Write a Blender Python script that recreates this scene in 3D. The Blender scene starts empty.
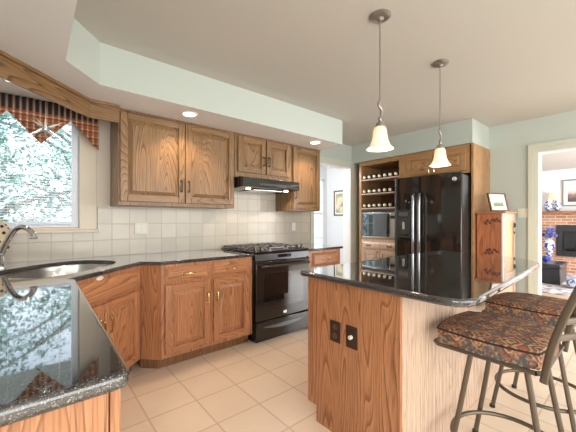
import bpy, bmesh, math, random
from mathutils import Vector, Matrix
random.seed(7)
S = bpy.context.scene
COL = S.collection
PI = math.pi
R = math.radians

# ------------------------------------------------------------------ camera, world, lights, exposure
cam = bpy.data.cameras.new('camera'); cam_o = bpy.data.objects.new('camera', cam); COL.objects.link(cam_o)
cam_o.location = (0, 0, 1.256); cam_o.rotation_euler = (R(90), 0, R(-40))
cam.sensor_width = 36; cam.lens = 36 * 303 / 576; cam.shift_y = 4 / 576
cam.clip_start = 0.05; cam.clip_end = 200
S.camera = cam_o
S.view_settings.view_transform = 'Standard'; S.view_settings.look = 'None'
S.view_settings.exposure = 0.58; S.view_settings.gamma = 1; S.view_settings.use_curve_mapping = False

W = bpy.data.worlds.new('World'); S.world = W; W.use_nodes = True
wn = W.node_tree.nodes; bgd = wn['Background']
tc = wn.new('ShaderNodeTexCoord'); sep = wn.new('ShaderNodeSeparateXYZ'); cr = wn.new('ShaderNodeValToRGB')
W.node_tree.links.new(tc.outputs['Generated'], sep.inputs[0]); W.node_tree.links.new(sep.outputs['Z'], cr.inputs[0])
cr.color_ramp.elements[0].color = (.86, .93, 1, 1); cr.color_ramp.elements[1].color = (.62, .80, 1, 1)
W.node_tree.links.new(cr.outputs[0], bgd.inputs['Color']); bgd.inputs['Strength'].default_value = 1.75

def area(name, loc, rot, sx, sy, power, color=(1, 1, 1)):
    l = bpy.data.lights.new(name, 'AREA'); l.shape = 'RECTANGLE'; l.size = sx; l.size_y = sy
    l.energy = power; l.color = color
    o = bpy.data.objects.new(name, l); COL.objects.link(o); o.location = loc; o.rotation_euler = rot
    return o
sun = bpy.data.lights.new('sun', 'SUN'); sun.energy = 3.0; sun.angle = R(2); sun.color = (1, .96, .88)
so = bpy.data.objects.new('sun', sun); COL.objects.link(so); so.rotation_euler = (R(40), 0, R(-18))
# unseen area light panels added as daylight; no wall openings behind them
area('rear_daylight_panel', (2.1, -3.2, 1.22), (R(90), 0, 0), 4.9, 2.2, 112, (1, .99, .98))
area('left_daylight_panel', (-.60, -1.7, 1.45), (R(90), 0, R(-90)), 2.2, 1.5, 42, (.95, .98, 1))
area('family_room_daylight_panel', (7.6, -2.14, 1.3), (R(90), 0, 0), 3.0, 1.7, 210, (.97, .98, 1))

dl_ = bpy.data.lights.new('dining_fill_light', 'POINT'); dl_.energy = 38; dl_.color = (1, .98, .97); dl_.shadow_soft_size = .15  # unseen fill light added to brighten the dining room
dlo = bpy.data.objects.new('dining_fill_light', dl_); COL.objects.link(dlo); dlo.location = (3.3, 4.1, 2.2)

# ------------------------------------------------------------------ mesh helpers
def box(bm, x0, x1, y0, y1, z0, z1, mi=0):
    v = [bm.verts.new(p) for p in ((x0,y0,z0),(x1,y0,z0),(x1,y1,z0),(x0,y1,z0),(x0,y0,z1),(x1,y0,z1),(x1,y1,z1),(x0,y1,z1))]
    for f in ((3,2,1,0),(4,5,6,7),(0,1,5,4),(1,2,6,5),(2,3,7,6),(3,0,4,7)):
        fc = bm.faces.new([v[i] for i in f]); fc.material_index = mi
def prism(bm, poly, z0, z1, mi=0):
    a = [bm.verts.new((x, y, z0)) for x, y in poly]; b = [bm.verts.new((x, y, z1)) for x, y in poly]
    n = len(poly)
    area2 = sum(poly[i][0]*poly[(i+1)%n][1]-poly[(i+1)%n][0]*poly[i][1] for i in range(n))
    if area2 < 0: a.reverse(); b.reverse()
    bm.faces.new(a[::-1]).material_index = mi; bm.faces.new(b).material_index = mi
    for i in range(n):
        j = (i+1) % n; bm.faces.new((a[i], a[j], b[j], b[i])).material_index = mi
def tube(bm, pts, r, seg=8, cap=True, flat=None):
    pts = [Vector(p) for p in pts]; n = len(pts); rings = []
    up = None
    for i, p in enumerate(pts):
        t = (pts[min(i+1, n-1)] - pts[max(i-1, 0)]).normalized()
        if up is None:
            up = Vector((0, 0, 1)) if abs(t.z) < .9 else Vector((1, 0, 0))
        s = t.cross(up).normalized(); up = s.cross(t).normalized()
        rr = r[i] if isinstance(r, (list, tuple)) else r
        ra, rb = (rr, rr) if flat is None else flat
        rings.append([bm.verts.new(p + s * math.cos(2*PI*k/seg) * ra + up * math.sin(2*PI*k/seg) * rb) for k in range(seg)])
    for i in range(n-1):
        for k in range(seg):
            bm.faces.new((rings[i][k], rings[i+1][k], rings[i+1][(k+1) % seg], rings[i][(k+1) % seg]))
    if cap:
        bm.faces.new(rings[0]); bm.faces.new(rings[-1][::-1])
def lathe(bm, prof, c=(0, 0, 0), seg=24, axis='Z', cap=True):
    rings = []
    for r, h in prof:
        ring = []
        for k in range(seg):
            a = 2*PI*k/seg; p = Vector((r*math.cos(a), r*math.sin(a), h))
            if axis == 'X': p = Vector((h, p.x, p.y))
            if axis == 'Y': p = Vector((p.x, h, p.y))
            ring.append(bm.verts.new(p + Vector(c)))
        rings.append(ring)
    for i in range(len(rings)-1):
        for k in range(seg):
            bm.faces.new((rings[i][k], rings[i][(k+1) % seg], rings[i+1][(k+1) % seg], rings[i+1][k]))
    if cap:
        bm.faces.new(rings[0][::-1]); bm.faces.new(rings[-1])
def arc(p0, p1, p2, n=8):
    p0, p1, p2 = Vector(p0), Vector(p1), Vector(p2)
    return [p0*(1-t)**2 + p1*2*t*(1-t) + p2*t*t for t in [i/n for i in range(n+1)]]
def spline(P, n=8):
    P = [Vector(p) for p in P]; out = []
    for i in range(len(P)-1):
        a = P[max(i-1, 0)]; b = P[i]; c = P[i+1]; d = P[min(i+2, len(P)-1)]
        for k in range(n):
            t = k/n
            out.append(.5*((2*b)+(c-a)*t+(2*a-5*b+4*c-d)*t*t+(-a+3*b-3*c+d)*t**3))
    out.append(P[-1]); return out
def round_poly(pts, radii, n=6):
    out = []; N = len(pts)
    for i, (p, r) in enumerate(zip(pts, radii)):
        p = Vector(p)
        if r <= 0: out.append((p.x, p.y)); continue
        a = Vector(pts[i-1]); b = Vector(pts[(i+1) % N])
        da = (a-p).normalized(); db = (b-p).normalized()
        for q in arc((p+da*r).to_3d(), p.to_3d(), (p+db*r).to_3d(), n): out.append((q.x, q.y))
    return out

def link(name, bm, mats, smooth=30, bev=0, fix=True):
    if fix: bmesh.ops.recalc_face_normals(bm, faces=bm.faces)
    me = bpy.data.meshes.new(name); bm.to_mesh(me); bm.free()
    for m in (mats if isinstance(mats, (list, tuple)) else [mats]): me.materials.append(m)
    if smooth:
        for p in me.polygons: p.use_smooth = True
        me.set_sharp_from_angle(angle=R(smooth))
    o = bpy.data.objects.new(name, me); COL.objects.link(o)
    if bev:
        b = o.modifiers.new('bevel', 'BEVEL'); b.width = bev; b.segments = 2; b.limit_method = 'ANGLE'; b.angle_limit = R(40)
    return o
def tag(o, label, cat, group=None, kind=None):
    o['label'] = label; o['category'] = cat
    if group: o['group'] = group
    if kind: o['kind'] = kind
    return o
def thing(name, label, cat, loc=(0, 0, 0), rz=0, group=None):
    o = bpy.data.objects.new(name, None); o.empty_display_size = .05; COL.objects.link(o)
    o.location = loc; o.rotation_euler = (0, 0, R(rz)); return tag(o, label, cat, group)
def part(name, bm, mats, root, world=False, label=None, **k):
    """a mesh under a thing or under a part; world=True: bm is in world coordinates"""
    if world:
        r = root
        while r.parent: r = r.parent
        M = Matrix.Translation(r.location) @ r.rotation_euler.to_matrix().to_4x4()
        bm.transform(M.inverted())
    o = link(name, bm, mats, **k); o.parent = root
    if label: o['label'] = label
    return o
def solo(name, bm, mats, label, cat, loc=None, group=None, **k):
    if loc is not None: bm.transform(Matrix.Translation(-Vector(loc)))
    o = link(name, bm, mats, **k)
    if loc is not None: o.location = loc
    return tag(o, label, cat, group)
def struct(name, bm, mats, **k):
    o = link(name, bm, mats, **k); o['kind'] = 'structure'; return o
def NB(): return bmesh.new()
def bbox(*a):
    bm = bmesh.new(); box(bm, *a); return bm
def copy_tree(o, parent=None):
    c = o.copy(); COL.objects.link(c)
    if parent: c.parent = parent
    for ch in list(o.children): copy_tree(ch, c)
    return c

# ------------------------------------------------------------------ materials
def nt(name):
    m = bpy.data.materials.new(name); m.use_nodes = True
    t = m.node_tree; return m, t, t.nodes['Principled BSDF']
def plain(name, c, rough=.5, metal=0, **k):
    m, t, b = nt(name); b.inputs['Base Color'].default_value = (*c, 1)
    b.inputs['Roughness'].default_value = rough; b.inputs['Metallic'].default_value = metal
    for kk, v in k.items(): b.inputs[kk.replace('_', ' ')].default_value = v
    # a little procedural unevenness
    n = t.nodes.new('ShaderNodeTexNoise'); n.inputs['Scale'].default_value = 9
    tcn = t.nodes.new('ShaderNodeTexCoord'); t.links.new(tcn.outputs['Object'], n.inputs['Vector'])
    mr = t.nodes.new('ShaderNodeMapRange'); mr.inputs['To Min'].default_value = max(rough-.03, 0); mr.inputs['To Max'].default_value = min(rough+.03, 1)
    t.links.new(n.outputs['Fac'], mr.inputs['Value']); t.links.new(mr.outputs[0], b.inputs['Roughness'])
    return m
def emit(name, c, s):
    m, t, b = nt(name); b.inputs['Base Color'].default_value = (*c, 1)
    b.inputs['Emission Color'].default_value = (*c, 1); b.inputs['Emission Strength'].default_value = s
    return m
def N(t, typ, **k):
    n = t.nodes.new(typ)
    for a, v in k.items(): setattr(n, a, v)
    return n
def ramp(t, stops, interp='LINEAR'):
    n = t.nodes.new('ShaderNodeValToRGB'); n.color_ramp.interpolation = interp
    e = n.color_ramp.elements
    while len(e) < len(stops): e.new(.5)
    for el, (p, c) in zip(e, stops): el.position = p; el.color = (*c, 1)
    return n
def mathn(t, op, a, b=None, c=None):
    n = N(t, 'ShaderNodeMath', operation=op)
    for i, v in enumerate((a, b, c)):
        if v is None: continue
        if isinstance(v, (int, float)): n.inputs[i].default_value = v
        else: t.links.new(v, n.inputs[i])
    return n.outputs[0]
def mix(t, fac, a, b, blend='MIX'):
    n = N(t, 'ShaderNodeMix', data_type='RGBA', blend_type=blend)
    for i, v in ((0, fac), (6, a), (7, b)):
        if isinstance(v, (int, float)): n.inputs[i].default_value = v
        elif isinstance(v, tuple): n.inputs[i].default_value = (*v, 1)
        else: t.links.new(v, n.inputs[i])
    return n.outputs[2]

def oak(name, axis, light, mid, dark, rough=.34, cross=4.2):
    m, t, b = nt(name)
    tcn = N(t, 'ShaderNodeTexCoord'); oi = N(t, 'ShaderNodeObjectInfo')
    off = N(t, 'ShaderNodeVectorMath', operation='MULTIPLY_ADD')
    cmb = N(t, 'ShaderNodeCombineXYZ')
    for i in range(3): t.links.new(oi.outputs['Random'], cmb.inputs[i])
    t.links.new(cmb.outputs[0], off.inputs[0]); off.inputs[1].default_value = (9, 13, 7); t.links.new(tcn.outputs['Object'], off.inputs[2])
    mp = N(t, 'ShaderNodeMapping'); t.links.new(off.outputs[0], mp.inputs['Vector'])
    s = [cross, cross, cross]; s['XYZ'.index(axis)] = cross * .085; mp.inputs['Scale'].default_value = s
    n1 = N(t, 'ShaderNodeTexNoise'); n1.inputs['Scale'].default_value = 1; n1.inputs['Detail'].default_value = 1.5
    n1.inputs['Distortion'].default_value = .35; t.links.new(mp.outputs[0], n1.inputs['Vector'])
    fr = mathn(t, 'FRACT', mathn(t, 'MULTIPLY', n1.outputs['Fac'], 42))
    rings = ramp(t, [(0, light), (.45, mid), (.66, mid), (.86, dark), (.93, dark), (1, light)]); t.links.new(fr, rings.inputs[0])
    mp2 = N(t, 'ShaderNodeMapping'); t.links.new(off.outputs[0], mp2.inputs['Vector'])
    s2 = [210, 210, 210]; s2['XYZ'.index(axis)] = 7; mp2.inputs['Scale'].default_value = s2
    n2 = N(t, 'ShaderNodeTexNoise'); n2.inputs['Scale'].default_value = 1; n2.inputs['Detail'].default_value = 2; t.links.new(mp2.outputs[0], n2.inputs['Vector'])
    pr = ramp(t, [(.36, (.62, .56, .5)), (.5, (1, 1, 1))]); t.links.new(n2.outputs['Fac'], pr.inputs[0])
    c = mix(t, .75, rings.outputs[0], pr.outputs[0], 'MULTIPLY')
    mp3 = N(t, 'ShaderNodeMapping'); t.links.new(off.outputs[0], mp3.inputs['Vector'])
    s3 = [7, 7, 7]; s3['XYZ'.index(axis)] = .6; mp3.inputs['Scale'].default_value = s3
    n3 = N(t, 'ShaderNodeTexNoise'); n3.inputs['Scale'].default_value = 1; t.links.new(mp3.outputs[0], n3.inputs['Vector'])
    vr = ramp(t, [(.3, (.86, .84, .82)), (.7, (1.08, 1.06, 1.04))]); t.links.new(n3.outputs['Fac'], vr.inputs[0])
    c = mix(t, .8, c, vr.outputs[0], 'MULTIPLY')
    t.links.new(c, b.inputs['Base Color']); b.inputs['Roughness'].default_value = rough
    return m
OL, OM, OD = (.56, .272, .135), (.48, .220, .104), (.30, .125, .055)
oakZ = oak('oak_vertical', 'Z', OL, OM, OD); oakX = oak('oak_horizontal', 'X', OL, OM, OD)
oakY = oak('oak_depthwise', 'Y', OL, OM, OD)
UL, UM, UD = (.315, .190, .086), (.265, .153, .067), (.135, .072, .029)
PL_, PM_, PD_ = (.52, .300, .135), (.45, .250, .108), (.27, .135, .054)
oakPZ = oak('shade_lifted_oak_vertical', 'Z', PL_, PM_, PD_); oakPX = oak('shade_lifted_oak_horizontal', 'X', PL_, PM_, PD_)  # same oak, lightened in colour because the refrigerator block stands in shade
oakUZ = oak('shaded_oak_vertical', 'Z', UL, UM, UD); oakUX = oak('shaded_oak_horizontal', 'X', UL, UM, UD)  # same oak, the dimmer light of the upper room put into its colour
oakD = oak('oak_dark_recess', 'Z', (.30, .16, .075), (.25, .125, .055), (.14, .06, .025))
pale_daylit_wood = oak('pale_daylit_board', 'Z', (.66, .50, .39), (.63, .465, .36), (.53, .38, .285), cross=3)  # window glare on the wood painted in as a paler tone
cherry = oak('orange_pine', 'Z', (.54, .215, .105), (.48, .18, .082), (.38, .13, .055), cross=2)
pale_pine = oak('pale_pine', 'Z', (.72, .55, .34), (.66, .48, .28), (.5, .33, .17), cross=2)
mantel_wood = oak('mantel_wood', 'Y', (.42, .20, .09), (.36, .16, .065), (.22, .09, .035))

def granite():
    m, t, b = nt('black_granite'); tcn = N(t, 'ShaderNodeTexCoord')
    v = N(t, 'ShaderNodeTexVoronoi'); v.inputs['Scale'].default_value = 230; t.links.new(tcn.outputs['Object'], v.inputs['Vector'])
    n = N(t, 'ShaderNodeTexNoise'); n.inputs['Scale'].default_value = 330; n.inputs['Detail'].default_value = 2; t.links.new(tcn.outputs['Object'], n.inputs['Vector'])
    r1 = ramp(t, [(.0, (.014, .0135, .013)), (.50, (.024, .023, .022)), (.62, (.09, .088, .086)), (.74, (.30, .30, .33))]); t.links.new(n.outputs['Fac'], r1.inputs[0])
    r2 = ramp(t, [(0, (.7, .7, .75)), (.5, (1, 1, 1)), (1, (1.5, 1.4, 1.3))]); t.links.new(v.outputs['Color'], r2.inputs[0])
    t.links.new(mix(t, .6, r1.outputs[0], r2.outputs[0], 'MULTIPLY'), b.inputs['Base Color'])
    b.inputs['Roughness'].default_value = .045; b.inputs['Specular IOR Level'].default_value = .5
    b.inputs['Coat Weight'].default_value = 1; b.inputs['Coat Roughness'].default_value = .025; b.inputs['Coat IOR'].default_value = 1.62
    return m
GR = granite()

def tiles(name, size, off, axes, c1, c2, grout, gw, rough, var=.5, coord='Object', nscale=7):
    m, t, b = nt(name); tcn = N(t, 'ShaderNodeTexCoord'); sp = N(t, 'ShaderNodeSeparateXYZ'); t.links.new(tcn.outputs[coord], sp.inputs[0])
    g = None; ids = []
    for a, o, s in zip(axes, off, size):
        u = mathn(t, 'DIVIDE', mathn(t, 'SUBTRACT', sp.outputs[a], o), s)
        ids.append(mathn(t, 'FLOOR', u)); f = mathn(t, 'FRACT', u)
        d = mathn(t, 'MULTIPLY', mathn(t, 'MINIMUM', f, mathn(t, 'SUBTRACT', 1, f)), s)
        g = d if g is None else mathn(t, 'MINIMUM', g, d)
    cb = N(t, 'ShaderNodeCombineXYZ'); t.links.new(ids[0], cb.inputs[0]); t.links.new(ids[1], cb.inputs[1])
    wnz = N(t, 'ShaderNodeTexWhiteNoise'); t.links.new(cb.outputs[0], wnz.inputs['Vector'])
    n = N(t, 'ShaderNodeTexNoise'); n.inputs['Scale'].default_value = nscale; n.inputs['Detail'].default_value = 6
    sh = N(t, 'ShaderNodeVectorMath', operation='MULTIPLY_ADD'); t.links.new(wnz.outputs['Color'], sh.inputs[0]); sh.inputs[1].default_value = (5, 5, 5); t.links.new(tcn.outputs[coord], sh.inputs[2])
    t.links.new(sh.outputs[0], n.inputs['Vector'])
    f = mathn(t, 'ADD', mathn(t, 'MULTIPLY', n.outputs['Fac'], 1-var), mathn(t, 'MULTIPLY', wnz.outputs['Value'], var))
    r = ramp(t, [(.2, c1), (.8, c2)]); t.links.new(f, r.inputs[0])
    gm = N(t, 'ShaderNodeMapRange'); gm.inputs['From Min'].default_value = gw*.5; gm.inputs['From Max'].default_value = gw*.9
    t.links.new(g, gm.inputs['Value'])
    t.links.new(mix(t, gm.outputs[0], grout, r.outputs[0]), b.inputs['Base Color'])
    b.inputs['Roughness'].default_value = rough
    bp = N(t, 'ShaderNodeBump'); bp.inputs['Strength'].default_value = .3; bp.inputs['Distance'].default_value = .002
    t.links.new(gm.outputs[0], bp.inputs['Height']); t.links.new(bp.outputs[0], b.inputs['Normal'])
    return m
floor_tile = tiles('floor_tile', (.3135, .3135), (.868, 1.40), (0, 1), (.87, .71, .55), (.94, .80, .65), (.71, .56, .43), .007, .26, var=.35)
splash_tile = tiles('backsplash_tile', (.152, .152), (.722, .914), (0, 2), (.52, .475, .40), (.62, .57, .49), (.46, .42, .35), .006, .22, var=.5)

def brick_mat(axes):
    m, t, b = nt('red_brick'); tcn = N(t, 'ShaderNodeTexCoord'); sp = N(t, 'ShaderNodeSeparateXYZ'); t.links.new(tcn.outputs['Object'], sp.inputs[0])
    cb = N(t, 'ShaderNodeCombineXYZ'); t.links.new(sp.outputs[axes[0]], cb.inputs[0]); t.links.new(sp.outputs[axes[1]], cb.inputs[1])
    br = N(t, 'ShaderNodeTexBrick'); t.links.new(cb.outputs[0], br.inputs['Vector']); br.inputs['Scale'].default_value = 1
    br.inputs['Brick Width'].default_value = .21; br.inputs['Row Height'].default_value = .072; br.inputs['Mortar Size'].default_value = .008
    br.inputs['Color1'].default_value = (.40, .17, .09, 1); br.inputs['Color2'].default_value = (.58, .31, .19, 1); br.inputs['Mortar'].default_value = (.62, .55, .47, 1)
    t.links.new(br.outputs['Color'], b.inputs['Base Color']); b.inputs['Roughness'].default_value = .85
    return m
brickYZ = brick_mat((1, 2)); brickXY = brick_mat((1, 0))

def kilim():
    m, t, b = nt('kilim_upholstery'); tcn = N(t, 'ShaderNodeTexCoord')
    nz = N(t, 'ShaderNodeTexNoise'); nz.inputs['Scale'].default_value = 30; t.links.new(tcn.outputs['Object'], nz.inputs['Vector'])
    dv = N(t, 'ShaderNodeVectorMath', operation='MULTIPLY_ADD'); t.links.new(nz.outputs['Color'], dv.inputs[0]); dv.inputs[1].default_value = (.014, .014, .014); t.links.new(tcn.outputs['Object'], dv.inputs[2])
    v1 = N(t, 'ShaderNodeTexVoronoi', distance='MANHATTAN'); v1.inputs['Scale'].default_value = 10; v1.inputs['Randomness'].default_value = .18; t.links.new(dv.outputs[0], v1.inputs['Vector'])
    rings = ramp(t, [(0, (.50, .10, .05)), (.10, (.62, .46, .24)), (.16, (.07, .045, .035)), (.27, (.42, .10, .05)), (.36, (.60, .44, .24)), (.41, (.10, .09, .075)), (.52, (.46, .15, .07)), (.60, (.58, .42, .22)), (.66, (.08, .07, .06)), (.78, (.34, .09, .05)), (.88, (.11, .10, .09))], 'CONSTANT')
    t.links.new(mathn(t, 'MULTIPLY', v1.outputs['Distance'], 1.0), rings.inputs[0])
    v2 = N(t, 'ShaderNodeTexVoronoi'); v2.inputs['Scale'].default_value = 85; t.links.new(tcn.outputs['Object'], v2.inputs['Vector'])
    r2 = ramp(t, [(0, (.07, .05, .045)), (.28, (.44, .10, .05)), (.52, (.10, .085, .07)), (.66, (.60, .42, .21)), (.86, (.20, .18, .15))], 'CONSTANT')
    sp = N(t, 'ShaderNodeSeparateColor'); t.links.new(v2.outputs['Color'], sp.inputs[0]); t.links.new(sp.outputs[0], r2.inputs[0])
    t.links.new(mix(t, .36, rings.outputs[0], r2.outputs[0]), b.inputs['Base Color']); b.inputs['Roughness'].default_value = .9
    return m
KILIM = kilim()

def valance_mat():
    m, t, b = nt('striped_valance_fabric'); tcn = N(t, 'ShaderNodeTexCoord'); sp = N(t, 'ShaderNodeSeparateXYZ'); t.links.new(tcn.outputs['Object'], sp.inputs[0])
    fx = mathn(t, 'FRACT', mathn(t, 'DIVIDE', sp.outputs[0], .040))
    top = ramp(t, [(0, (.42, .36, .30)), (.2, (.30, .17, .10)), (.3, (.022, .022, .030)), (.8, (.030, .026, .030)), (.9, (.35, .20, .12))]); t.links.new(fx, top.inputs[0])
    fz = mathn(t, 'FRACT', mathn(t, 'DIVIDE', sp.outputs[2], .055))
    lowx = ramp(t, [(0, (.55, .42, .30)), (.18, (.36, .13, .055)), (.8, (.31, .10, .045)), (.9, (.40, .24, .14))]); t.links.new(fx, lowx.inputs[0])
    lowz = ramp(t, [(0, (1.6, 1.9, 2.2)), (.2, (1.5, 1.7, 2.0)), (.26, (.8, .75, .7)), (.6, (1, 1, 1)), (.85, (.45, .4, .4))]); t.links.new(fz, lowz.inputs[0])
    low = mix(t, .8, lowx.outputs[0], lowz.outputs[0], 'MULTIPLY')
    k = N(t, 'ShaderNodeMapRange'); k.inputs['From Min'].default_value = 2.110; k.inputs['From Max'].default_value = 2.125; t.links.new(sp.outputs[2], k.inputs['Value'])
    t.links.new(mix(t, k.outputs[0], low, top.outputs[0]), b.inputs['Base Color']); b.inputs['Roughness'].default_value = .9
    return m
VAL = valance_mat()

def blot(name, c1, c2, scale, rough=.5, thr=(.45, .55), vor=False):
    m, t, b = nt(name); tcn = N(t, 'ShaderNodeTexCoord')
    n = N(t, 'ShaderNodeTexVoronoi' if vor else 'ShaderNodeTexNoise'); n.inputs['Scale'].default_value = scale
    t.links.new(tcn.outputs['Object'], n.inputs['Vector'])
    r = ramp(t, [(thr[0], c1), (thr[1], c2)]); t.links.new(n.outputs['Distance' if vor else 'Fac'], r.inputs[0])
    t.links.new(r.outputs[0], b.inputs['Base Color']); b.inputs['Roughness'].default_value = rough
    return m
def glassy(name, c=(1, 1, 1), gl=.12):
    m, t, b = nt(name); t.nodes.remove(b)
    tr = N(t, 'ShaderNodeBsdfTransparent'); tr.inputs[0].default_value = (*c, 1); g = N(t, 'ShaderNodeBsdfGlossy'); g.inputs['Roughness'].default_value = .02
    mx = N(t, 'ShaderNodeMixShader'); mx.inputs[0].default_value = gl
    t.links.new(tr.outputs[0], mx.inputs[1]); t.links.new(g.outputs[0], mx.inputs[2]); t.links.new(mx.outputs[0], t.nodes['Material Output'].inputs[0])
    return m

wall_paint = plain('pale_green_wall_paint', (.51, .56, .515), .6)
white_wall = plain('white_wall_paint', (.78, .79, .82), .6)
ceil_paint = plain('ceiling_paint', (.57, .55, .505), .7)
soffit_under = plain('soffit_underside_paint', (.84, .825, .82), .7)
trim_paint = plain('cream_casing_paint', (.60, .61, .52), .45)
white_trim = plain('white_trim_paint', (.85, .85, .86), .4)
casing_tan = plain('tan_casing_paint', (.72, .64, .52), .45)
casing_cream = plain('cream_filler_paint', (.74, .65, .56), .5)
black_gloss = plain('black_appliance_enamel', (.017, .0135, .012), .07, 0, Specular_IOR_Level=.7)
black_glass = plain('black_oven_glass', (.006, .006, .007), .03, 0, Specular_IOR_Level=.9)
black_steel = plain('black_stainless', (.075, .068, .062), .2, .85)
dark_chrome = plain('smoked_chrome', (.30, .30, .31), .14, 1)
dark_iron = plain('cast_iron_black', (.02, .02, .02), .45)
grate_iron = plain('grey_cast_iron', (.21, .19, .18), .3, .4)
charcoal = plain('charcoal_plastic', (.03, .03, .032), .4)
steel = plain('brushed_steel', (.62, .62, .62), .22, 1)
chrome = plain('chrome', (.78, .78, .80), .08, 1)
nickel = plain('antique_nickel', (.36, .33, .30), .35, .85)
brass = plain('antique_brass', (.66, .50, .27), .25, 1)
dark_brass = plain('dark_bronze', (.13, .10, .06), .35, .9)
stool_metal = plain('bronze_grey_metal', (.125, .098, .072), .36, .5)
cream_plastic = plain('cream_plastic', (.76, .75, .62), .4)
white_plastic = plain('white_plastic', (.8, .8, .78), .35)
brown_plastic = plain('brown_plastic', (.045, .022, .015), .35)
blind_white = plain('white_blind_slat', (.80, .84, .90), .5)
vinyl = plain('white_vinyl', (.80, .84, .92), .4)
white_paper = plain('white_mat_board', (.85, .84, .8), .8)
frame_wood = plain('walnut_frame', (.13, .06, .035), .4)
silver_frame = plain('silver_frame', (.35, .34, .33), .35, .6)
led = plain('silver_badge', (.7, .7, .72), .25, .6)
window_glass = glassy('window_glass', (.97, .985, 1), .06)
crystal = plain('faceted_glass', (.70, .73, .76), .1, .85)
leafA = blot('leaf_green', (.07, .20, .15), (.25, .42, .35), 3, .6)
bark = blot('bark', (.16, .12, .10), (.30, .25, .21), 12, .9)
grass = blot('lawn_grass', (.30, .38, .30), (.42, .48, .40), 2, .9)

# ------------------------------------------------------------------ the setting
YW, XW, ZC, ZS = 3.30, 4.81, 2.53, 2.226
XL, YR = -.65, -3.25
def boxes(*bs):
    bm = NB()
    for b in bs: box(bm, *b)
    return bm
struct('floor', bbox(XL-.1, XW+.06, YR, 5.0, -.06, 0), floor_tile, smooth=0)
struct('floor_family_room', bbox(XW+.06, 10.6, -2.2, 5.0, -.06, 0), oak('light_floor_boards', 'Y', (.72, .55, .38), (.66, .49, .33), (.5, .35, .22)), smooth=0)
struct('ceiling', bbox(XL-.1, 10.6, YR, 5.0, ZC, ZC+.1), ceil_paint, smooth=0)
wx0, wx1, wz0, wz1 = -.56, .312, 1.19, 2.18
dx0, dx1, dzt = 3.27, 4.16, 2.15
struct('wall_back', boxes((XL-.1, wx0, YW, YW+.12, 0, ZC), (wx0, wx1, YW, YW+.12, 0, wz0), (wx0, wx1, YW, YW+.12, wz1, ZC),
       (wx1, dx0, YW, YW+.12, 0, ZC), (dx0, dx1, YW, YW+.12, dzt, ZC), (dx1, XW+.12, YW, YW+.12, 0, ZC)), wall_paint, smooth=0)
ry0, ry1, rzt = -.75, .888, 2.10
struct('wall_right', boxes((XW, XW+.12, YR, ry0, 0, ZC), (XW, XW+.12, ry0, ry1, rzt, ZC), (XW, XW+.12, ry1, YW+.12, 0, ZC)), wall_paint, smooth=0)
struct('wall_left', bbox(XL-.1, XL, YR, YW, 0, ZC), wall_paint, smooth=0)
struct('wall_rear', bbox(XL-.1, 10.6, YR-.1, YR, 0, ZC), wall_paint, smooth=0)
# soffit over the cabinet runs and over the refrigerator block
bm = NB(); prism(bm, [(3.035, YW), (3.035, 2.53), (.363, 2.53), (.147, 2.275), (.147, YR), (XL, YR), (XL, YW)], ZS, ZC)
bm.faces.ensure_lookup_table(); min(bm.faces, key=lambda f: f.calc_center_median().z).material_index = 1
struct('ceiling_soffit', bm, [wall_paint, soffit_under], smooth=0)
bm = NB(); prism(bm, [(4.2, 1.42), (4.2, YW), (XW, YW), (XW, 1.42)], ZS, ZC); struct('ceiling_soffit_refrigerator', bm, wall_paint, smooth=0)
# tile backsplash
struct('wall_back_tile', boxes((XL, .455, YW-.012, YW, .88, 1.145), (.455, 1.70, YW-.012, YW, .88, 1.385), (1.70, 2.545, YW-.012, YW, .88, 1.75), (2.545, 3.19, YW-.012, YW, .88, 1.385)), splash_tile, smooth=0)
struct('wall_left_tile', bbox(XL, XL+.012, .6, YW-.012, .88, 1.385), tiles('side_backsplash_tile', (.152, .152), (.7, .914), (1, 2), (.52, .475, .40), (.62, .57, .49), (.46, .42, .35), .006, .22), smooth=0)
# kitchen window
w = struct('window_1', boxes((wx0+.001, wx0+.05, YW+.02, YW+.1, wz0+.001, wz1-.001), (wx1-.05, wx1-.001, YW+.02, YW+.1, wz0+.001, wz1-.001), (wx0+.05, wx1-.05, YW+.02, YW+.1, wz0+.001, wz0+.045), (wx0+.05, wx1-.05, YW+.02, YW+.1, wz1-.045, wz1-.001)), vinyl, smooth=0)
g = link('window_pane', bbox(wx0+.05, wx1-.05, YW+.06, YW+.066, wz0+.045, wz1-.045), window_glass, smooth=0); g.parent = w
struct('trim_1', boxes((wx1, .445, YW-.022, YW-.0005, 1.172, ZS), (wx0-.09, wx0, YW-.022, YW-.0005, 1.172, ZS)), casing_tan, bev=.004)
struct('trim_2', boxes((wx0-.09, .465, YW-.055, YW, 1.145, 1.172), (wx0, wx1, YW-.021, YW-.0005, 1.172, 1.19)), casing_tan, bev=.004)
struct('trim_12', bbox(.4455, .5565, YW-.016, YW-.0005, 1.386, ZS-.0005), casing_cream, smooth=0)
# oak light valance board bridging the corner above the sink
zt0, zt1 = 2.08, ZS
def board(name, p0, p1, th, z0, z1, off=0):
    p0, p1 = Vector(p0), Vector(p1); L = (p1-p0).length; a = math.atan2(p1.y-p0.y, p1.x-p0.x)
    o = struct(name, bbox(0, L, off, off+th, z0, z1), oakUX, smooth=0); o.location = (p0.x, p0.y, 0); o.rotation_euler = (0, 0, a); return o
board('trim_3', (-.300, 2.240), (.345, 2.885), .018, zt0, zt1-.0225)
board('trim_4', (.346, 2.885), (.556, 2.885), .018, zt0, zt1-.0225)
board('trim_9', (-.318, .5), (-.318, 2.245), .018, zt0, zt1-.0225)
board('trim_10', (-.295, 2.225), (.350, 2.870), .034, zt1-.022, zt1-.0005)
board('trim_11', (.351, 2.870), (.556, 2.870), .034, zt1-.022, zt1-.0005)
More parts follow.
